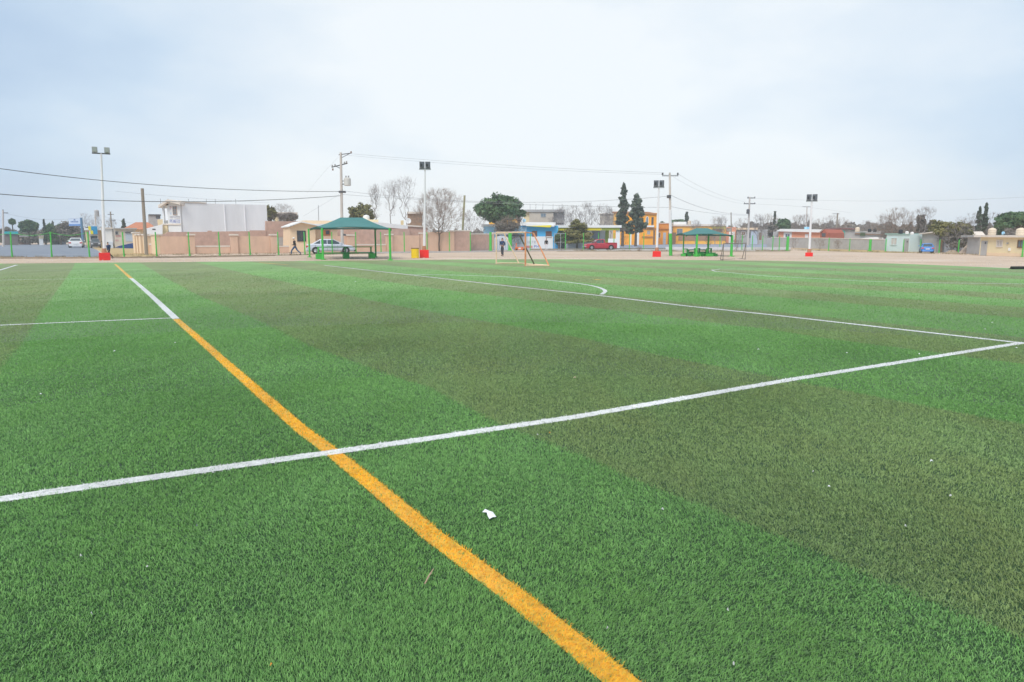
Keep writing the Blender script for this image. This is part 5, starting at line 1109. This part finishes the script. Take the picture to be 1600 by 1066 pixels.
def grow(H, Wd, seed, n=260, form='round', low=.22, lean=0, thick=1.0, **_):
    """limbs reach out to points spread through the crown; every branch carries the twigs beyond it"""
    rd = np.random.default_rng(seed); P = []
    while len(P) < n:
        x, y = rd.uniform(-1, 1, 2); z = rd.uniform(0, 1)
        if form == 'vase': lim = .18+.82*z**.8 if z < .8 else (1-(z-.8)/.2*.75)
        elif form == 'fan': lim = math.sqrt(max(1-(z-.38)**2/.40, 0)) if z > .38 else (.35+.65*(z/.38)**.6)
        else: lim = math.sqrt(max(1-((z-.5)/.52)**2, 0))
        rr = math.hypot(x, y); ln_ = .82+.18*math.sin(5*math.atan2(y, x)+seed)+.10*math.sin(3*z*6+seed*2)
        if rr < lim*ln_ and rd.uniform() < .35+.65*max(rr/max(lim, .05), z): P.append((x*Wd/2+lean*z*H, y*Wd/2, H*(low+(1-low)*z)))
    P = np.array(P); tz = low*H*.75; T = [(0, 0, 0), (.02*H*rd.normal(0, .5), 0, tz*.5), (.02*H*rd.normal(0, .7), 0, tz)]
    nodes = list(T); par = [-1, 0, 1]; L_ = [0, tz*.5, tz]; d0 = np.linalg.norm((P-np.array(T[2]))*np.array([1.25, 1.25, 1]), axis=1)
    for p in P[np.argsort(d0)]:
        A = np.array(nodes); d = np.linalg.norm(A-p, axis=1); cost = d+.42*np.array(L_)+np.where(A[:, 2] > p[2]+.04*H, .5*H, 0); cost[0] += H; cost[1] += .2*H
        k = int(np.argmin(cost)); q = A[k]; mid = (q+p)/2+rd.normal(0, .035, 3)*d[k]; mid[2] += .04*d[k]
        nodes.append(tuple(mid)); par.append(k); L_.append(L_[k]+d[k]/2); nodes.append(tuple(p)); par.append(len(nodes)-2); L_.append(L_[k]+d[k])
    m = len(nodes); r = np.zeros(m); kids = np.zeros(m, int); e_ = 2.35
    for i in range(m-1, 0, -1):
        if kids[i] == 0: r[i] = (.0065)**e_
        r[par[i]] += r[i]; kids[par[i]] += 1
    r = r**(1/e_)*thick; r[0] *= 1.25; big = []; small = []
    for i in range(1, m):
        s = (nodes[par[i]], nodes[i], min(r[par[i]], r[i]*1.5), r[i]); (big if r[i] > .03 else small).append(s)
        if kids[i] == 0:
            q = np.array(nodes[i]); out_ = q-np.array([0, 0, tz]); out_ /= np.linalg.norm(out_)+1e-6
            for _q in range(4):
                v_ = (out_*.8+rd.normal(0, .5, 3)+np.array([0, 0, .35])); e2 = q+v_/np.linalg.norm(v_)*H*rd.uniform(.035, .085); e2[2] = min(e2[2], H*1.01); e3 = e2+(v_+rd.normal(0, .4, 3))*H*.02
                small += [(tuple(q), tuple(e2), .0065, .005), (tuple(e2), tuple(e3), .005, .004)]
                e4 = (q+e2)/2+rd.normal(0, .022, 3)*H; small.append((tuple((q+e2)/2), tuple(e4), .005, .004))
    return big, small
def bare_tree(label, px, pyb, pyt, wpx, seed, m=TWIG, bark=BARKG, group='bare winter trees behind the field', name='bare_tree', depth=None, **k):
    g = G(px, pyb); 
    H = AT(px, pyt, g.y).z; Wd = wpx/F*g.y; root = tag(empty(name, g), label, 'tree', group)
    pr = g.y/700*.40; big, small = grow(H, Wd, seed, **k)
    if not big: big = small[:3]
    V, Q = tubes_np(big, 6); npmesh('trunk', V, Q, [bark], root); V, Q = tubes_np(small, 3); npmesh('crown', V, Q, [m], root); return root
def leafy(label, px, pyb, pyt, wpx, shape, m, seed, n=5000, leaf=.13, cat='tree', name='evergreen_tree', trunk_frac=.25, group=None, crown_lo=None):
    g = G(px, pyb); H = AT(px, pyt, g.y).z; Wd = wpx/F*g.y; rd = np.random.default_rng(seed); root = tag(empty(name, g), label, cat, group)
    z0 = H*trunk_frac if crown_lo is None else AT(px, crown_lo, g.y).z
    nc = {'round': 44, 'cone': 40, 'column': 26, 'ragged': 95, 'bush': 30, 'wide': 58, 'palm': 10}[shape]; C_ = []
    for i in range(nc):
        t = (i+.5)/nc; a = rd.uniform(0, 2*math.pi)
        if shape in ('round', 'wide', 'bush'):
            ph = math.acos(1-1.75*rd.uniform(0, 1)); rr = rd.uniform(.5, .82); x = math.sin(ph)*math.cos(a)*rr; y = math.sin(ph)*math.sin(a)*rr; z = math.cos(ph)*rr
            C_.append((x*Wd/2, y*Wd/2*.9, z0+(H-z0)*(.45+.55*z), Wd*rd.uniform(.07, .16), (H-z0)*rd.uniform(.07, .16)))
        elif shape in ('cone', 'column', 'ragged'):
            w = (1-t)**.48 if shape == 'cone' else (math.sin(math.pi*min(max(t, .04)**.6, .98))**.6 if shape == 'column' else (1-t)**.55*rd.uniform(.55, 1.1))
            rg = shape == 'ragged'; rr = w*Wd/2*rd.uniform(.25, 1.05 if rg else .75); C_.append((math.cos(a)*rr, math.sin(a)*rr, z0+(H-z0)*t*.95, Wd*(.05+(.09 if rg else .17)*w), (H-z0)*(rd.uniform(.025, .06) if rg else rd.uniform(.05, .09))))
        else: C_.append((rd.normal(0, Wd*.12), rd.normal(0, Wd*.12), H-(H-z0)*.5, Wd*.34, (H-z0)*.4))
    C_ = np.array(C_); vol = C_[:, 3]**1.6; idx = rd.choice(len(C_), n, p=vol/vol.sum()); d = rd.normal(0, 1, (n, 3)); d /= np.linalg.norm(d, axis=1, keepdims=True)
    rr = (rd.uniform(.2, 1.55, n) if m is LEAFB else rd.uniform(.5, 1.18, n))[:, None]; P = C_[idx, :3]+d*rr*np.stack([C_[idx, 3], C_[idx, 3], C_[idx, 4]], 1)
    P[:, 2] = np.clip(P[:, 2], .05, H); s = leaf*rd.uniform(.6, 1.4, n)[:, None]
    u = rd.normal(0, 1, (n, 3)); u /= np.linalg.norm(u, axis=1, keepdims=True); w = np.cross(u, d); w /= np.linalg.norm(w, axis=1, keepdims=True)+1e-6
    V = np.stack([P-u*s-w*s*.5, P+u*s-w*s*.5, P+u*s*.6+w*s*.6, P-u*s*.6+w*s*.6], 1).reshape(-1, 3); Q = np.arange(n*4).reshape(-1, 4)
    clr = np.clip(rd.uniform(0, 1, len(C_))[idx]*.6+rd.uniform(0, .45, n), 0, 1); npmesh('crown', V, Q, [m], root, attr=np.repeat(clr, 4))
    segs = [((0, 0, 0), (0, 0, z0+(H-z0)*.45), H*.022+.05, H*.012+.02)]
    for i in range(0, len(C_), 3): segs.append(((0, 0, z0*.8+(H-z0)*.1), tuple(C_[i, :3]), H*.008+.02, .02))
    V, Q = tubes_np(segs, 6); npmesh('trunk', V, Q, [BARK], root); return root
# left
leafy('far palm like tree with a small round head left of the dark round tree', 22.5, 383, 342.5, 7.5, 'palm', LEAFD, 1, 500, .28, trunk_frac=.8)
leafy('far dark round tree left above the road between the first green posts', 47, 382.6, 344.5, 27, 'round', LEAFD, 2, 2600, .35, crown_lo=362)
leafy('thin dark distant cypress spire above the road', 72, 382.4, 341.5, 3.2, 'column', LEAFC, 3, 500, .22, trunk_frac=.1, name='cypress_tree')
leafy('low dark green distant tree just right of the thin cypress spire', 81, 382.6, 350.5, 16, 'round', LEAFD, 4, 1500, .3)
leafy('low dark green distant tree left of the brown tree behind the billboard', 96, 382.6, 349, 16, 'round', LEAFD, 5, 1500, .3)
leafy('faint tiny distant cypress left of the billboard', 85.5, 382, 345, 3, 'column', LEAFC, 6, 300, .25, name='cypress_tree')
leafy('broad brown half bare tree behind the billboard', 112, 383.0, 344.5, 44, 'wide', LEAFB, 7, 5200, .12, crown_lo=374)
for i, (px, w, t, lb) in enumerate(((138, 20, 334.5, 'grey bare tree right of the billboard pole'), (157, 18, 338, 'grey bare tree behind the tall white lamp pole'), (176, 14, 342, 'small grey bare tree above the cream workshop'))):
    bare_tree(lb, px, 384, t, w*1.25, 20+i, n=260)
leafy('small dark conifer rising above the cream workshop roof', 196, 384.5, 341.5, 10, 'ragged', LEAFC, 9, 900, .18, name='conifer_tree')
for i, (px, w, t, lb, m) in enumerate(((10, 24, 354, 'scrubby brown bush at the far left beyond the road', LEAFB), (60, 34, 360, 'grey brown scrub beyond the middle of the road', LEAFB), (36, 26, 364, 'low brown scrub under the dark round tree', LEAFB), (92, 28, 366, 'low dry scrub beside the grey roofed sheds', LEAFB))):
    leafy(lb, px, 382.1, t, w, 'bush', m, 30+i, 2600, .16, cat='bush', name='scrub_bush', trunk_frac=.05)
leafy('olive brown tree behind the grey house above the tall pink wall', 424, 388, 320, 24, 'round', LEAFO, 10, 1700, .13, crown_lo=346)
bare_tree('grey bare tree above the grey house beside the tall pink wall', 445, 388, 320, 40, 41, n=260, low=.5)
leafy('brown shrubby tree hiding the right side of the grey house', 450, 387.6, 331, 38, 'bush', LEAFB, 11, 1900, .12, crown_lo=347)
leafy('olive green tree crown above the right end of the first teal canopy', 566, 387.5, 316, 42, 'round', LEAFO, 12, 3600, .13, crown_lo=350)
bare_tree('slim tall bare tree right of the olive green tree', 588, 388, 290, 22, 44, n=130, form='vase', low=.42, thick=1.6)
bare_tree('twin of tall pale bare trees, the left one above the white roof', 613, 388.4, 284, 32, 45, n=130, form='vase', low=.42, thick=1.6)
bare_tree('tallest pale bare tree with upswept limbs left of the lamp with the barrel', 634, 388.4, 279, 40, 46, n=130, form='vase', low=.42, thick=1.6)
bare_tree('broad brown crowned bare tree standing before the pink wall right of the lamp', 686.5, 392.4, 297, 84, 151, m=TWIGB, bark=BARK, n=950, form='fan', low=.30, thick=1.0)
bare_tree('tangled grey bare tree behind the yellowish leaning pole', 737, 387.6, 330, 52, 48, m=TWIG, n=380, low=.1)
bare_tree('low tangled bare tree just left of the brown crowned tree trunk', 662, 388, 322, 44, 49, m=TWIGB, n=300, low=.2)
leafy('large rounded dark green tree towering over the ochre house', 779, 386.8, 301, 78, 'wide', LEAFD, 13, 9500, .17, crown_lo=352, name='round_green_tree')
leafy('small outlying green crown at the lower right of the large rounded tree', 811, 386.6, 326, 22, 'round', LEAFD, 14, 1200, .16, crown_lo=342)
bare_tree('mounded brown leafless bush in front of the bright blue house', 797, 388.8, 337.5, 50, 50, m=TWIGB, n=620, low=.05, name='bare_bush')
leafy('dense brown twigs low in the bush before the pale blue annex', 794, 388.9, 339.5, 46, 'bush', LEAFB, 15, 4200, .08, cat='bush', name='dry_bush', crown_lo=364)
for i, (px, w, t, lb) in enumerate(((878, 22, 322, 'bare tree touching the right end of the grey block house'), (896, 24, 323, 'bare tree behind the big conical green shrub'), (917, 20, 318, 'bare tree above the roof of the yellow band shop'), (938, 24, 320, 'bare tree left of the tall cypresses'), (953, 16, 324, 'thin bare tree against the left cypress'), (862, 14, 340, 'small bare tree in front of the grey block house'))):
    bare_tree(lb, px, 386, t, w*1.25, 60+i, n=230, low=.4, thick=1.4)
leafy('big conical olive green shrub beside the metal gate frame', 901.5, 388.4, 342.5, 54, 'cone', LEAFO, 16, 6800, .11, cat='shrub', name='conical_shrub', crown_lo=379)
leafy('small egg shaped green shrub behind the metal gate frame', 873, 388.8, 360, 18, 'bush', LEAFM, 17, 1900, .09, cat='shrub', name='round_shrub', crown_lo=384)
leafy('tall ragged dark cypress, left of the pair by the orange house', 972.5, 385, 284.5, 23, 'ragged', LEAFC, 18, 3300, .17, name='cypress_tree', crown_lo=360)
leafy('shorter thicker dark cypress, right of the pair by the orange house', 993, 385, 301, 35, 'ragged', LEAFC, 19, 4600, .18, name='cypress_tree', crown_lo=364)
bare_tree('small leafless bush at the foot of the cypress pair', 974, 387, 352, 18, 70, m=TWIGB, n=80, low=.1)
# right
leafy('low dark green tree crown left of the far cypress above the amber house', 1057, 380.2, 342.8, 22, 'wide', LEAFD, 21, 1000, .32, crown_lo=352)
leafy('small far cypress above the white roof of the amber house', 1071.5, 380.2, 331.6, 8, 'ragged', LEAFC, 22, 700, .30, name='cypress_tree', crown_lo=350)
leafy('low green tree line seen right of the orange house', 1034, 380.2, 345.6, 14, 'wide', LEAFM, 23, 500, .3)
for i, (px, w, t, lb) in enumerate(((1087, 16, 345, 'tiny far bare tree right of the far cypress'), (1117, 16, 339, 'far bare tree above the amber row house'), (1127, 14, 338, 'far bare tree left of the thin bare dark pole'), (1158, 26, 342, 'far round bare tree left of the double crossarm pole'), (1184, 18, 336, 'far bare tree right of the double crossarm pole'), (1199, 26, 335, 'far bare tree above the grey flat house'), (1213, 14, 342, 'far bare tree left of the green tree above the coral house'), (1243, 20, 337, 'tall faint bare tree right of the green tree above the coral house'), (1256, 22, 336, 'faint bare tree left of the fourth lamp pole'), (1277, 26, 343, 'brown bare tree right of the fourth lamp pole'), (1296, 28, 338, 'bare tree above the dark gable of the coral house'), (1315, 22, 341, 'bare tree at the dark topped pole'), (1352, 22, 345, 'low bare tree above the cream water tank'), (1365, 18, 348, 'low bare tree above the two black water tanks'))):
    bare_tree(lb, px, 382.4, t, w*1.25, 80+i, m=(TWIG, TWIGB)[i % 2], n=300, thick=1.5)
leafy('dark green dense tree just behind the white roof of the coral house', 1222, 383, 341.5, 24, 'wide', LEAFD, 24, 1600, .28, crown_lo=362)
leafy('brown dry bush left of the green tree behind the coral house', 1208, 383, 347, 22, 'bush', LEAFB, 25, 1100, .2)
leafy('thin dark far cypress spire above the green tree behind the coral house', 1208.4, 382.2, 330, 2.8, 'column', LEAFC, 26, 400, .25, name='cypress_tree')
bare_tree('wide bare grey brown tree behind the mint shed', 1400, 390, 326, 64, 120, m=TWIGB, n=800, low=.15, form='fan')
bare_tree('smaller bare tree joined to the wide one behind the mint shed', 1378, 389.6, 338, 30, 121, n=260, form='fan')
bare_tree('leaning bare tree with a pale trunk rising behind the grey carport', 1441, 390.6, 325, 36, 122, n=150, form='vase', low=.35, thick=1.3)
leafy('shaggy grey brown tree top with a green cap left of the carport', 1436.5, 390.4, 333.5, 16, 'round', LEAFB, 27, 1200, .12, crown_lo=366)
leafy('olive green tree behind the carport', 1459, 390.4, 342, 34, 'wide', LEAFO, 28, 2300, .14, crown_lo=364)
leafy('large yellow olive bush crown leaning over the carport roof', 1488, 394.5, 343, 58, 'wide', LEAFO, 29, 4200, .105, cat='bush', name='large_bush', crown_lo=376)
bare_tree('grey tangled branches hanging beneath the large olive bush', 1494, 395, 350, 52, 123, n=500, low=.05, name='bare_bush')
leafy('dark grey undergrowth at the foot of the large olive bush', 1496, 395, 364, 44, 'bush', LEAFB, 31, 2200, .09, cat='bush', name='dry_bush', crown_lo=388)
leafy('left and shorter of two slim cypresses near the right edge', 1525, 391, 322.5, 8.6, 'column', LEAFC, 32, 1500, .12, name='cypress_tree', crown_lo=362)
leafy('right and taller of two slim cypresses near the right edge', 1534.6, 391, 315.5, 8, 'column', LEAFC, 33, 1600, .12, name='cypress_tree', crown_lo=360)
for i, (px, w, t, lb) in enumerate(((1513, 22, 334, 'faint bare tree left of the two slim cypresses'), (1549, 26, 333, 'faint bare tree between the cypresses and the dark spreading tree'), (1590, 30, 345, 'bare twiggy tree below the dark spreading tree'), (1496, 20, 340, 'faint bare tree behind the large olive bush'))):
    bare_tree(lb, px, 391, t, w*1.25, 130+i, n=200)
leafy('dark green spreading tree at the right edge above the cream house', 1588, 392, 330.5, 76, 'wide', LEAFD, 34, 5200, .16, crown_lo=356, name='spreading_green_tree')
leafy('low dark green clump left of the spreading tree', 1556, 391, 343, 16, 'bush', LEAFD, 35, 900, .15)
leafy('small green bush on the wall between the mint shed and carport', 1434, 390.6, 370, 9, 'bush', LEAFD, 36, 500, .08, cat='bush', name='green_bush')
bare_tree('young leafless tree standing among the benches of the second canopy', 1107, 396.4, 364, 22, 140, m=TWIGB, bark=BARK, n=90, form='vase', low=.15)
bare_tree('small dry bush right of the second canopy by the white kerb', 1151, 393, 374, 16, 141, m=TWIGB, n=110, low=.04, form='vase', name='bare_bush')
bare_tree('dry weed bush against the grey wall right of the fourth lamp pole', 1281, 389.4, 373, 26, 142, m=TWIGB, n=110, low=.04, form='vase', name='bare_bush')
bare_tree('second dry weed bush against the grey wall left of the mint shed', 1308, 390, 375, 18, 143, m=TWIGB, n=110, low=.04, form='vase', name='bare_bush')
bare_tree('dry weed bush at the left end of the grey wall', 1240, 388.4, 372, 20, 144, m=TWIGB, n=110, low=.04, form='vase', name='bare_bush')
bare_tree('low brown weed clump before the orange house street kerb', 999, 393, 386, 12, 145, m=TWIGB, n=110, low=.04, form='vase', name='bare_bush')
# distant wood: one mass of far shrubs
def mass(label, name, spans, m, seed, leaf, dens):
    rd = np.random.default_rng(seed); PP = []; UU = []
    for x0, x1, dep, top in spans:
        n = int((x1-x0)*dens); px = rd.uniform(x0, x1, n); hgt = np.array([max(AT(x, top+2.5*math.sin(x*.21+seed)+1.6*math.sin(x*.57), dep).z, 1) for x in px])
        dd = dep+rd.uniform(-8, 14, n); PP.append(np.stack([(px-800)/F*dd*1.01, dd, np.abs(rd.uniform(0, 1, n))**.7*hgt], 1))
    P = np.concatenate(PP); n = len(P); u = rd.normal(0, 1, (n, 3)); u /= np.linalg.norm(u, axis=1, keepdims=True); w = np.cross(u, rd.normal(0, 1, (n, 3))); w /= np.linalg.norm(w, axis=1, keepdims=True); s = leaf*rd.uniform(.5, 1.5, n)[:, None]
    V = np.stack([P-u*s-w*s*.6, P+u*s-w*s*.6, P+u*s+w*s*.6, P-u*s+w*s*.6], 1).reshape(-1, 3)
    o = npmesh(name, V, np.arange(n*4).reshape(-1, 4), [m], attr=np.repeat(rd.uniform(0, 1, n), 4)); tag(o, label, kind='stuff')
mass('far off grey brown scrub wood along the horizon', 'distant_wood', [(-500, 260, 210, 359), (260, 1040, 230, 362), (1040, 1150, 210, 357), (1150, 1380, 210, 350), (1370, 1540, 150, 353), (1540, 2100, 120, 352)], LEAFB, 5, .30, 34)
mass('far off dark green scrub wood along the horizon', 'distant_green_wood', [(-500, 150, 190, 364), (1100, 1400, 225, 360), (1540, 2000, 125, 358)], LEAFD, 6, .28, 22)
# dry weeds along the verge
def weeds(seed, spans, dens, label, m):
    rd = np.random.default_rng(seed); PP = []
    for (xa, ya), (xb, yb) in spans:
        a, c = G(xa, ya), G(xb, yb); n = int((c-a).length*dens); t = rd.uniform(0, 1, n); keep = (np.sin(t*37+seed)+np.sin(t*91)) > -.2; t = t[keep]; n = len(t)
        PP.append(np.stack([a.x+(c.x-a.x)*t+rd.normal(0, .15, n), a.y+(c.y-a.y)*t+rd.normal(0, .18, n), np.zeros(n)], 1))
    P = np.concatenate(PP); n = len(P); az = rd.uniform(0, 6.28, n); w = .012; h = rd.uniform(.04, .22, n); ln = rd.normal(0, .06, (n, 2))
    V = np.zeros((n, 3, 3)); V[:, 0] = P+np.stack([np.cos(az)*w, np.sin(az)*w, 0*az], 1); V[:, 1] = P-np.stack([np.cos(az)*w, np.sin(az)*w, 0*az], 1); V[:, 2] = P+np.stack([ln[:, 0], ln[:, 1], h], 1)
    o = npmesh('dry_weeds', V.reshape(-1, 3), np.arange(n*3).reshape(-1, 3), [m], attr=np.repeat(rd.uniform(0, 1, n), 3)); tag(o, label, kind='stuff')
WEED = leafmat('straw_weeds', (.14, .10, .05), (.36, .27, .13))
weeds(3, [((-200, 404), (250, 402.4)), ((-200, 403.4), (250, 401.6)), ((250, 402.4), (560, 397)), ((250, 398.6), (460, 396.6)), ((155, 400), (240, 398)), ((870, 392), (1235, 392.4)), ((1000, 391.4), (1235, 391.6)), ((1235, 391), (1400, 394.6)), ((1400, 395), (1530, 398.5))], 90, 'dry straw coloured weeds along the kerbs and posts', WEED)
# ------------------------------------------------------------------ small things on the turf and dirt
PAPER = mat('white_paper', (.82, .83, .85), .7, .05, 30); 
def scrap(px, py, wmm, label, m=PAPER, seed=0, name='paper_scrap', cat='litter'):
    g = G(px, py); rd = random.Random(seed); w = wmm; n = 7; top = []; 
    vs = []; fs_ = []
    for i in range(n):
        a = 2*math.pi*i/n; rr = w*rd.uniform(.35, .62); vs.append((math.cos(a)*rr, math.sin(a)*rr*.7, .012+rd.uniform(0, .012)))
    vs.append((0, 0, .028)); 
    for i in range(n): fs_.append((i, (i+1) % n, n))
    o = MB().add(vs, fs_).build(name, m); o.location = (g.x, g.y, .006); md = o.modifiers.new('s', 'SOLIDIFY'); md.thickness = .002; tag(o, label, cat, 'scraps of litter on the turf'); return o
g = G(765, 810); pts = [(753.5, 804.5), (758, 802.5), (765, 803.5), (770, 807), (775.5, 813.5), (770, 815), (764.5, 817.5), (762, 812.5), (760.5, 807.5)]
vs = [((G(*p)-g).x, (G(*p)-g).y, .017+.012*abs(math.sin(i*1.7))) for i, p in enumerate(pts)]+[((G(767, 810.5)-g).x, (G(767, 810.5)-g).y, .036)]
o = MB().add(vs, [(0, 1, 8), (1, 2, 8), (2, 9, 8), (2, 3, 9), (3, 4, 9), (4, 5, 9), (5, 6, 9), (6, 7, 9), (7, 8, 9)]).build('paper_scrap', PAPER); o.location = g; md = o.modifiers.new('s', 'SOLIDIFY'); md.thickness = .002; tag(o, 'largest white torn scrap of plastic lying right of the yellow line', 'litter', 'scraps of litter on the turf')
g = G(671, 906); o = MB().tube((-.012, -.075, .02), (.0, -.01, .026), .0035, .004, 6).tube((.0, -.01, .026), (.012, .065, .022), .004, .0025, 6).tube((0, -.01, .026), (.012, .01, .03), .002, .001, 5).build('dry_twig', mat('dry_twig_bark', (.45, .32, .22), .9)); o.location = g; tag(o, 'thin dry twig lying in the nearest turf left of the yellow line', 'twig')
TAN = mat('tan_scrap', (.60, .46, .34), .8); ORG = mat('orange_scrap', (.75, .30, .06), .7); DKS = mat('grey_purple_scrap', (.16, .15, .24), .7)
for i, (px, py, w, lb, m) in enumerate([(1455, 725, .035, 'white scrap on the olive stripe near the right edge, largest there', PAPER), (1295, 765.5, .026, 'white scrap in the middle of the right hand olive stripe', PAPER), (1035, 801, .022, 'pale scrap on green turf near the lower olive stripe edge', PAPER),
    (898, 593, .030, 'pinkish scrap on the olive stripe above the long white line', TAN), (840, 684, .022, 'small white scrap just below the long white line', PAPER), (859, 681, .014, 'tiny orange scrap just below the long white line', ORG), (1185, 548.5, .045, 'white scrap on the green stripe under the side line', PAPER),
    (1485, 780, .022, 'faint pale scrap right of the largest scrap on the olive stripe', PAPER), (1414, 828, .020, 'pale scrap low on the olive stripe', PAPER), (1270, 742, .016, 'faint scrap left of the largest scrap on the olive stripe', PAPER), (231, 893, .015, 'white speck in the nearest left turf', PAPER), (308, 828, .016, 'dark purple speck left of the yellow line', DKS),
    (127, 875, .013, 'faint pale speck near the left edge below the white line', PAPER), (333, 744, .024, 'small pale scrap just under the left white line', PAPER), (274, 538, .034, 'white scrap left of the yellow line near the crossing line', PAPER), (179, 551, .036, 'white scrap in the left green stripe below the crossing line', PAPER),
    (1137, 960.5, .012, 'white sliver in the lower right turf', PAPER), (1146, 1046, .012, 'small white sliver at the bottom edge of the turf', PAPER), (424, 1048, .010, 'orange speck at the bottom edge left of the yellow line', ORG), (144, 967, .010, 'pale speck in the lower left turf', PAPER), (64, 619, .025, 'white speck near the left edge above the white line', PAPER),
    (949, 990, .012, 'pale speck just right of the yellow line near the bottom', PAPER), (1588, 546, .05, 'white scrap at the corner of the white lines', PAPER), (1436, 555.5, .035, 'white scrap under the side line near the right corner', PAPER), (1323, 554, .03, 'pale speck on the green stripe left of the right corner', PAPER), (555, 441, .10, 'faint pale scrap on the green stripe beyond the middle', PAPER), (873, 424.5, .16, 'pale scrap on the far turf below the orange goal', PAPER), (1393, 437, .16, 'pale scrap far right beside the small field line', PAPER), (1539, 516.5, .05, 'white scrap above the corner of the white lines', PAPER), (1550, 506, .04, 'second white scrap above the corner of the white lines', PAPER)]):
    scrap(px, py, w*(.7 if px > 1000 else .8), lb, (PAPER if w > .024 else mat('dull_white_scrap', (.58, .58, .56), .8)) if m is PAPER else m, 50+i)
g = G(1593, 420.8); root = tag(empty('rubber_mat_roll', g), 'black rolled rubber mat lying on the turf edge at the far right', 'mat'); q = MB().tube((-.42, 0, .07), (.4, .05, .07), .075, .075, 12); q.build('roll', BLACK, root); MB().box(-.4, .5, -.12, .2, 0, .03).build('flap', BLACK, root)
# stones and tufts on the dirt
rd = np.random.default_rng(12); V = []; Q = []
px = rd.uniform(-100, 1700, 2600); py0 = np.interp(px, [0, 400, 800, 1200, 1400, 1600], [404.5, 401, 396, 397, 397, 402]); py1 = np.interp(px, [0, 400, 800, 1200, 1400, 1600], [411.5, 408.5, 404.5, 407, 411, 419]); py = py0+(py1-py0)*rd.uniform(0, 1, len(px))
m = MB()
for a, b_ in zip(px, py):
    g = G(a, b_); s = rd.uniform(.02, .06); m.add([(g.x-s, g.y, 0), (g.x+s, g.y, 0), (g.x, g.y+s, 0), (g.x+s*.3, g.y-s*.8, 0), (g.x, g.y, s*.9)], [(0, 3, 4), (3, 1, 4), (1, 2, 4), (2, 0, 4)])
o = m.build('gravel', mat('pale_stones', (.55, .46, .40), .9, .3, 4)); tag(o, 'small pale stones scattered over the dirt strip', kind='stuff')
# low dirt mounds by the carport
def mound(px0, px1, py, hpx, label, seed, m):
    a, c = G(px0, py), G(px1, py); cx = (a+c)/2; w = (c-a).length/2; h = hpx/F*a.y; rd = random.Random(seed); vs = []; fs_ = []; n = 20; mm = 6
    for j in range(mm+1):
        for i in range(n):
            an = 2*math.pi*i/n; rr = j/mm; k = (1-rr**2)*(1+.25*math.sin(3*an+seed)+rd.uniform(-.12, .12)); vs.append((math.cos(an)*rr*w, math.sin(an)*rr*w*.5, h*max(k, 0)-.02))
    for j in range(mm):
        for i in range(n): fs_.append((j*n+i, j*n+(i+1) % n, (j+1)*n+(i+1) % n, (j+1)*n+i))
    o = MB().add(vs, fs_).build('dirt_mound', m, smooth=True); o.location = cx; tag(o, label, 'mound')
mound(1497, 1534, 396, 13, 'heaped pale dirt and rubble between the large bush and the cream house', 2, DIRT)
mound(1474, 1500, 396.6, 5, 'low brown leaf litter heap under the large olive bush', 4, SHOUL)
# ------------------------------------------------------------------ haze
HAZE = 0.0010
if HAZE:
    o = MB().box(-520, 520, -30, 420, -1.1, 24).build('haze', mat('x', (1, 1, 1))); m = bpy.data.materials.new('haze'); m.use_nodes = True; t = m.node_tree; t.nodes.clear()
    po = t.nodes.new('ShaderNodeOutputMaterial'); pv = t.nodes.new('ShaderNodeVolumePrincipled'); pv.inputs['Color'].default_value = (.93, .95, .98, 1); pv.inputs['Density'].default_value = HAZE; pv.inputs['Anisotropy'].default_value = .3
    t.links.new(pv.outputs[0], po.inputs['Volume']); o.data.materials.clear(); o.data.materials.append(m); tag(o, kind='stuff')
C.cycles.volume_bounces = 1
